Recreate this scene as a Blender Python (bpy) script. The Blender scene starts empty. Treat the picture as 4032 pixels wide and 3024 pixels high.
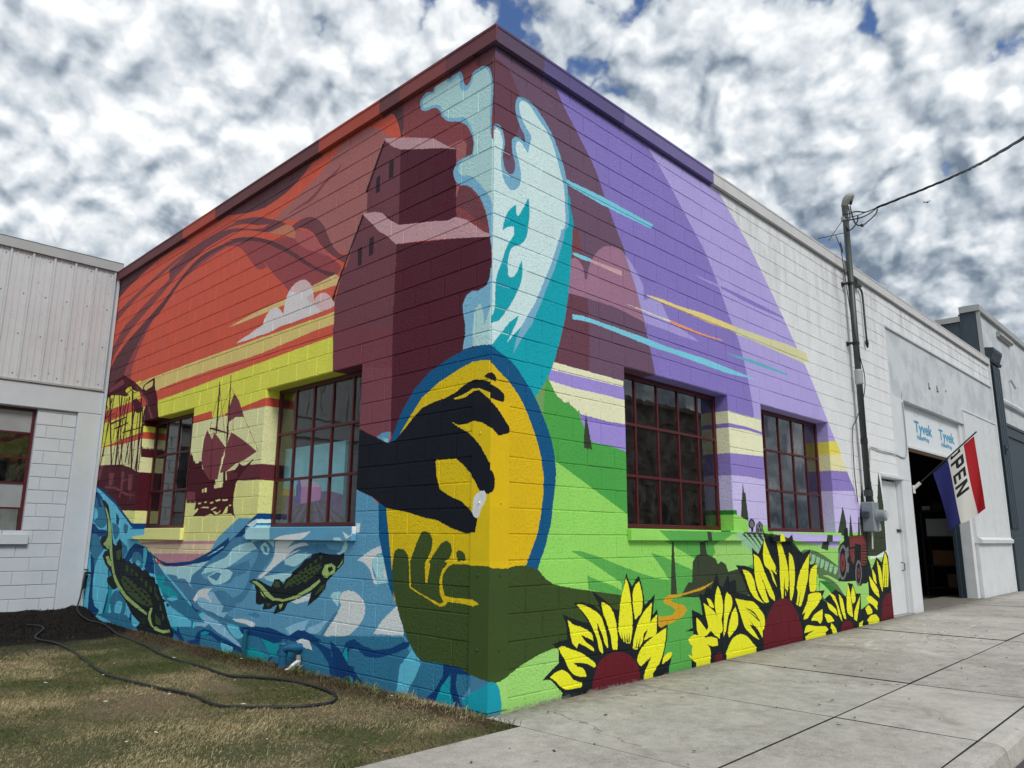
import bpy, bmesh, math, random
import numpy as np
from mathutils import Vector, Matrix
random.seed(7); RNG = np.random.default_rng(7)
scene = bpy.context.scene
C = scene.collection
R_ = math.radians

# ------------------------------------------------------------------ camera
CAM = Vector((-4.1085, -4.2332, 1.2878)); YAW, PITCH, ROLL = 0.772342, 0.200597, 0.00675977
fwd = Vector((math.cos(PITCH)*math.cos(YAW), math.cos(PITCH)*math.sin(YAW), math.sin(PITCH)))
rt = Vector((math.sin(YAW), -math.cos(YAW), 0)); upv = rt.cross(fwd)
rt2 = rt*math.cos(ROLL)+upv*math.sin(ROLL); up2 = -rt*math.sin(ROLL)+upv*math.cos(ROLL)
cd = bpy.data.cameras.new('camera'); cam = bpy.data.objects.new('camera', cd); C.objects.link(cam)
cd.sensor_width = 36; cd.lens = 2963.57/4032*36; cd.clip_start = .05; cd.clip_end = 3000
cam.matrix_world = Matrix(((rt2.x, up2.x, -fwd.x, CAM.x), (rt2.y, up2.y, -fwd.y, CAM.y), (rt2.z, up2.z, -fwd.z, CAM.z), (0, 0, 0, 1)))
scene.camera = cam

# ------------------------------------------------------------------ light
SUN = Vector((-0.25, -0.66, 0.71)).normalized()
world = bpy.data.worlds.new('World'); scene.world = world; world.use_nodes = True
wn = world.node_tree; wn.nodes.clear()
def N(t, **k):
    n = T_.nodes.new(t)
    for a, b in k.items(): setattr(n, a, b)
    return n
def LK(a, b): T_.links.new(a, b)
def math_(op, a, b=None, c=None, clamp=False):
    n = T_.nodes.new('ShaderNodeMath'); n.operation = op; n.use_clamp = clamp
    for i, v in enumerate((a, b, c)):
        if v is None: continue
        if isinstance(v, (int, float)): n.inputs[i].default_value = v
        else: LK(v, n.inputs[i])
    return n.outputs[0]
def mix_(f, a, b, blend='MIX'):
    n = T_.nodes.new('ShaderNodeMix'); n.data_type = 'RGBA'; n.blend_type = blend
    for s, v in ((n.inputs[0], f), (n.inputs[6], a), (n.inputs[7], b)):
        if isinstance(v, (int, float)): s.default_value = v
        elif isinstance(v, tuple): s.default_value = v if len(v) == 4 else (*v, 1)
        else: LK(v, s)
    return n.outputs[2]
def ramp_(f, stops, interp='LINEAR'):
    n = T_.nodes.new('ShaderNodeValToRGB'); n.color_ramp.interpolation = interp
    e = n.color_ramp.elements
    while len(e) < len(stops): e.new(.5)
    for q, (p, c) in zip(e, stops):
        q.position = p; q.color = (c, c, c, 1) if isinstance(c, (int, float)) else (*c, 1)
    LK(f, n.inputs[0]); return n.outputs[0]
def noise_(vec, scale, detail=4, rough=.5, dist=0, kind='FBM', dims='3D'):
    n = T_.nodes.new('ShaderNodeTexNoise'); n.noise_type = kind; n.noise_dimensions = dims
    if vec is not None: LK(vec, n.inputs['Vector'])
    n.inputs['Scale'].default_value = scale; n.inputs['Detail'].default_value = detail
    n.inputs['Roughness'].default_value = rough; n.inputs['Distortion'].default_value = dist
    return n
T_ = wn
sky = N('ShaderNodeTexSky', sky_type='NISHITA', sun_disc=False)
sky.sun_elevation = math.asin(SUN.z); sky.sun_rotation = math.atan2(SUN.x, SUN.y)
geo = N('ShaderNodeNewGeometry'); sep = N('ShaderNodeSeparateXYZ')
tc = N('ShaderNodeTexCoord'); LK(tc.outputs['Generated'], sep.inputs[0])
# project the view direction onto a cloud deck (curved so that it stays finite at the horizon)
dz = math_('ADD', math_('MAXIMUM', sep.outputs[2], 0.0), 0.75)
def deck(ox, oy):
    cx = N('ShaderNodeCombineXYZ')
    LK(math_('ADD', math_('DIVIDE', sep.outputs[0], dz), ox), cx.inputs[0]); LK(math_('ADD', math_('DIVIDE', sep.outputs[1], dz), oy), cx.inputs[1])
    cx.inputs[2].default_value = 3.7; return cx.outputs[0]
def cloudfield(ox, oy):
    v = deck(ox, oy)
    w = noise_(v, 11.0, 4, .55, dims='2D'); wv = N('ShaderNodeVectorMath', operation='MULTIPLY_ADD')
    LK(w.outputs['Color'], wv.inputs[0]); wv.inputs[1].default_value = (.10, .10, .10); LK(v, wv.inputs[2])
    vo = N('ShaderNodeTexVoronoi', feature='SMOOTH_F1', voronoi_dimensions='2D'); LK(wv.outputs[0], vo.inputs['Vector'])
    vo.inputs['Scale'].default_value = 17; vo.inputs['Detail'].default_value = 1.0; vo.inputs['Roughness'].default_value = .45; vo.inputs['Lacunarity'].default_value = 2.3; vo.inputs['Smoothness'].default_value = .25
    f = noise_(v, 6.0, 8, .60, dims='2D').outputs['Fac']
    return math_('ADD', math_('SUBTRACT', .66, math_('MULTIPLY', vo.outputs['Distance'], .50)), math_('MULTIPLY', math_('SUBTRACT', f, .5), .95))
d0 = cloudfield(0, 0); d1 = cloudfield(-.008, -.016)
lit = math_('MULTIPLY', math_('SUBTRACT', d0, d1), 1.6)
big = noise_(deck(9, 4), 2.2, 2, .5, dims='2D').outputs['Fac']
br = math_('ADD', math_('ADD', .47, math_('MULTIPLY', math_('SUBTRACT', d0, .40), .45)), math_('ADD', lit, math_('MULTIPLY', math_('SUBTRACT', big, .5), .60)))
# the deck is thinner overhead, heavier towards the horizon
hz = ramp_(sep.outputs[2], [(0, .20), (.20, .28), (.46, .58), (1, .64)])
br2 = math_('ADD', math_('MULTIPLY', math_('ADD', br, math_('SUBTRACT', hz, .5)), .74), .145)
ccol = ramp_(br2, [(.0, (.13, .17, .22)), (.20, (.245, .29, .345)), (.44, (.44, .485, .53)), (.72, (.68, .705, .725)), (1, (.93, .935, .935))])
high = ramp_(sep.outputs[2], [(.0, 0), (.30, .06), (.50, .15), (.66, .31)])
mask = ramp_(math_('ADD', math_('SUBTRACT', math_('ADD', d0, .36), high), math_('MULTIPLY', math_('SUBTRACT', big, .5), .5)), [(.15, 0), (.30, 1)], 'EASE')
skyb = mix_(1.0, sky.outputs[0], (.62, .75, 1.0, 1), 'MULTIPLY')
cc10 = N('ShaderNodeVectorMath', operation='SCALE'); LK(ccol, cc10.inputs[0]); cc10.inputs['Scale'].default_value = 10.0
allc = mix_(mask, skyb, cc10.outputs[0])
bg = N('ShaderNodeBackground'); bg.inputs['Strength'].default_value = 0.10; LK(allc, bg.inputs['Color'])
wo = N('ShaderNodeOutputWorld'); LK(bg.outputs[0], wo.inputs['Surface'])
sd = bpy.data.lights.new('sun', 'SUN'); so = bpy.data.objects.new('sun', sd); C.objects.link(so)
sd.energy = 1.5; sd.angle = R_(18); sd.color = (1, .96, .90)
so.rotation_euler = (-SUN).to_track_quat('-Z', 'Y').to_euler(); so.location = (-6, -12, 15)
vs = scene.view_settings; vs.view_transform = 'Standard'; vs.look = 'None'; vs.exposure = 0.42; vs.gamma = 1; vs.use_curve_mapping = False
scene.cycles.max_bounces = 6; scene.cycles.diffuse_bounces = 3; scene.cycles.glossy_bounces = 3; scene.cycles.transparent_max_bounces = 12; scene.cycles.use_denoising = True

# ------------------------------------------------------------------ helpers
def lin(c): 
    return tuple((v/255/12.92 if v/255 <= .04045 else ((v/255+.055)/1.055)**2.4) for v in c)
def tag(o, label=None, cat=None, group=None, kind=None):
    if label: o['label'] = label
    if cat: o['category'] = cat
    if group: o['group'] = group
    if kind: o['kind'] = kind
    return o
def empty(name, loc=(0, 0, 0), label=None, cat=None, group=None):
    o = bpy.data.objects.new(name, None); C.objects.link(o); o.location = loc; o.empty_display_size = .2
    return tag(o, label, cat, group)
class MB:
    def __init__(s): s.v = []; s.f = []
    def box(s, x0, x1, y0, y1, z0, z1):
        x0, x1 = sorted((x0, x1)); y0, y1 = sorted((y0, y1)); z0, z1 = sorted((z0, z1))
        b = len(s.v); s.v += [(x0, y0, z0), (x1, y0, z0), (x1, y1, z0), (x0, y1, z0), (x0, y0, z1), (x1, y0, z1), (x1, y1, z1), (x0, y1, z1)]
        s.f += [tuple(b+i for i in q) for q in ((0, 3, 2, 1), (4, 5, 6, 7), (0, 1, 5, 4), (1, 2, 6, 5), (2, 3, 7, 6), (3, 0, 4, 7))]
        return s
    def wbox(s, wall, u0, u1, d0, d1, z0, z1):
        return s.box(u0, u1, d0, d1, z0, z1) if wall == 'R' else s.box(d0, d1, u0, u1, z0, z1)
    def tube(s, pts, r, n=8, cap=True):
        pts = [Vector(p) for p in pts]; rs = r if isinstance(r, (list, tuple)) else [r]*len(pts); b = len(s.v)
        ref = Vector((0.13, .21, 1)).normalized(); prev = None
        for i, p in enumerate(pts):
            t = (pts[min(i+1, len(pts)-1)]-pts[max(i-1, 0)]).normalized()
            a = prev - t*prev.dot(t) if prev is not None else t.cross(ref if abs(t.dot(ref)) < .95 else Vector((1, 0, 0)))
            a.normalize(); prev = a; c = t.cross(a)
            for k in range(n):
                q = p + (a*math.cos(2*math.pi*k/n)+c*math.sin(2*math.pi*k/n))*rs[i]; s.v.append(tuple(q))
        for i in range(len(pts)-1):
            for k in range(n):
                s.f.append((b+i*n+k, b+i*n+(k+1) % n, b+(i+1)*n+(k+1) % n, b+(i+1)*n+k))
        if cap:
            s.f.append(tuple(b+k for k in reversed(range(n)))); s.f.append(tuple(b+(len(pts)-1)*n+k for k in range(n)))
        return s
    def prism(s, prof, axis, a0, a1):
        # prof: list of 2D points; axis: 'x','y','z' extrusion direction
        n = len(prof); b = len(s.v)
        for a in (a0, a1):
            for p, q in prof: s.v.append((a, p, q) if axis == 'x' else (p, a, q) if axis == 'y' else (p, q, a))
        s.f.append(tuple(b+i for i in range(n))); s.f.append(tuple(b+n+i for i in reversed(range(n))))
        for i in range(n): s.f.append((b+i, b+n+i, b+n+(i+1) % n, b+(i+1) % n))
        return s
    def quad(s, *p):
        b = len(s.v); s.v += [tuple(q) for q in p]; s.f.append(tuple(range(b, b+len(p)))); return s
    def build(s, name, mat, parent=None, bevel=0, smooth=False, fix=True, origin=None):
        me = bpy.data.meshes.new(name)
        vv = s.v
        if origin is not None: vv = [(x-origin[0], y-origin[1], z-origin[2]) for x, y, z in vv]
        me.from_pydata(vv, [], s.f); me.update()
        if fix or bevel:
            bm = bmesh.new(); bm.from_mesh(me)
            if bevel: bmesh.ops.bevel(bm, geom=bm.edges[:], offset=bevel, segments=1, affect='EDGES', profile=.7)
            bmesh.ops.recalc_face_normals(bm, faces=bm.faces); bm.to_mesh(me); bm.free()
        if smooth:
            me.polygons.foreach_set('use_smooth', [True]*len(me.polygons))
        if mat: me.materials.append(mat)
        o = bpy.data.objects.new(name, me); C.objects.link(o)
        if parent is not None: o.parent = parent
        if origin is not None: o.location = origin
        if parent is not None and parent.type == 'EMPTY' and tuple(parent.location) != (0, 0, 0):
            o.location = Vector(o.location)-Vector(parent.location)
        return o

# ------------------------------------------------------------------ materials
def newmat(name):
    global T_
    m = bpy.data.materials.new(name); m.use_nodes = True; T_ = m.node_tree; T_.nodes.clear()
    p = N('ShaderNodeBsdfPrincipled'); o = N('ShaderNodeOutputMaterial'); LK(p.outputs[0], o.inputs['Surface'])
    return m, p
def bump_(p, h, strength=.3, dist=.01, after=None):
    b = N('ShaderNodeBump'); b.inputs['Strength'].default_value = strength; b.inputs['Distance'].default_value = dist
    LK(h, b.inputs['Height']); 
    if after is not None: LK(after, b.inputs['Normal'])
    LK(b.outputs[0], p.inputs['Normal']); return b.outputs[0]
def pos_():
    return N('ShaderNodeNewGeometry').outputs['Position']
def mat(name, col, rough=.6, var=.12, scale=6, bump=.0, bscale=80, metal=0, spec=.5, dirt=None):
    m, p = newmat(name); P = pos_(); c = lin(col)
    n = noise_(P, scale, 5, .6).outputs['Fac']
    base = mix_(ramp_(n, [(.3, 0), (.7, 1)]), tuple(v*(1-var) for v in c), tuple(min(.9, v*(1+var)) for v in c))
    if dirt:
        n2 = noise_(P, dirt[1], 6, .65).outputs['Fac']
        base = mix_(ramp_(n2, [(dirt[2], 0), (dirt[2]+.12, dirt[3])]), base, lin(dirt[0]))
    LK(base, p.inputs['Base Color']); p.inputs['Roughness'].default_value = rough; p.inputs['Metallic'].default_value = metal
    p.inputs['Specular IOR Level'].default_value = spec
    if bump: bump_(p, noise_(P, bscale, 4, .6).outputs['Fac'], bump, .004)
    return m
# ------------------------------------------------------------------ the painted wall colours (flat print, in millimetres along and up each wall)
PAL='''orange 188,82,64
rust 176,74,66
red 184,74,60
rose 150,94,92
rose2 150,92,92
roseB 160,84,86
maroonA 124,64,68
maroonB 138,66,70
maroonD 86,56,62
maroonS 88,38,48
plum 104,60,66
plumD 96,58,64
bandA 120,64,66
bandB 88,52,58
tan 200,178,110
tanA 196,172,116
tanB 176,112,86
yellow 216,212,76
pale 202,202,148
paleY 210,202,128
paleYG 208,202,128
sand 200,180,150
pink 168,122,132
wine 66,18,30
winedk 58,14,26
wineL 108,54,62
wineM 88,34,44
cloud 200,192,192
cloudR 196,168,168
tw1 102,58,68
tw2 112,62,72
tw2b 108,56,66
tw3 74,28,42
twroof 178,140,146
twline 36,20,26
twwin 44,28,36
splO 116,168,194
splI 164,204,218
splW 198,224,234
navy 0,80,124
navy2 2,52,100
gold 206,172,20
black 16,20,30
white 226,226,214
silver 190,194,192
olive 54,72,34
waveA 84,140,170
waveL 150,192,212
waveM 128,172,196
waveS 64,116,148
skyB 120,182,212
skyW 192,220,232
skyC 88,174,208
paleB 178,214,226
deep 4,58,106
deepS 44,106,136
teal 16,140,152
teal2 20,142,160
tealL 60,160,170
ink 22,30,34
fishL 140,166,100
fishM 56,72,42
purL 170,158,214
purM 130,116,186
purM2 138,122,188
maroonP 104,78,100
maroonR 100,62,76
maroonR2 116,68,76
mauve 152,112,136
lavC 160,150,208
lav 152,136,206
lavL 190,180,224
lavR 178,166,214
salmon 196,156,160
cyan 120,196,216
cyp 52,62,44
cream 232,228,186
cream2 236,228,182
creamR 220,214,166
yelT 226,202,130
yelP 206,204,160
yelR 222,208,90
peach 230,150,112
tealS 96,172,190
tealW 8,156,170
forest 108,152,92
grB 72,156,70
grD 40,118,44
grL 140,204,94
grL2 146,198,106
grM 84,160,74
mint 138,182,146
olvG 82,110,70
grey 110,112,112
greyT 104,104,106
path 194,150,34
rust2 116,54,52
yelF 240,220,40
wineC 92,24,34'''
PAL={l.split()[0]:tuple(int(v) for v in l.split()[1].split(',')) for l in PAL.splitlines()}

def smooth(pts,n=6):
    # closed Catmull-Rom that keeps sharp corners
    P=np.array(pts,float); N=len(P); out=[]
    if N<4: return P
    a=P-np.roll(P,1,0); b=np.roll(P,-1,0)-P
    la=np.hypot(*a.T)+1e-9; lb=np.hypot(*b.T)+1e-9
    cs=(a*b).sum(1)/(la*lb); sharp=cs<0.35
    tan=(np.roll(P,-1,0)-np.roll(P,1,0))/2
    for i in range(N):
        j=(i+1)%N; L=lb[i]
        t0=np.zeros(2) if sharp[i] else tan[i]/max(1e-9,np.hypot(*tan[i]))*L*.9
        t1=np.zeros(2) if sharp[j] else tan[j]/max(1e-9,np.hypot(*tan[j]))*L*.9
        if sharp[i] and sharp[j]: out.append(P[i]); continue
        for k in range(n):
            t=k/n; h1=2*t**3-3*t*t+1; h2=t**3-2*t*t+t; h3=-2*t**3+3*t*t; h4=t**3-t*t
            out.append(h1*P[i]+h2*t0+h3*P[j]+h4*t1)
    return np.array(out)
def fill(img,poly,col):
    H,W=img.shape[:2]; x=poly[:,0]; y=poly[:,1]
    y0=max(0,int(np.floor(y.min()))); y1=min(H-1,int(np.ceil(y.max())))
    x2=np.roll(x,-1); y2=np.roll(y,-1)
    for r in range(y0,y1+1):
        c=r+.5; m=((y<=c)&(y2>c))|((y2<=c)&(y>c))
        if not m.any(): continue
        xs=np.sort(x[m]+(c-y[m])*(x2[m]-x[m])/(y2[m]-y[m]))
        for k in range(0,len(xs)-1,2):
            a=max(0,int(np.ceil(xs[k]-.5))); b=min(W,int(np.floor(xs[k+1]-.5))+1)
            if b>a: img[r,a:b]=col

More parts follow.
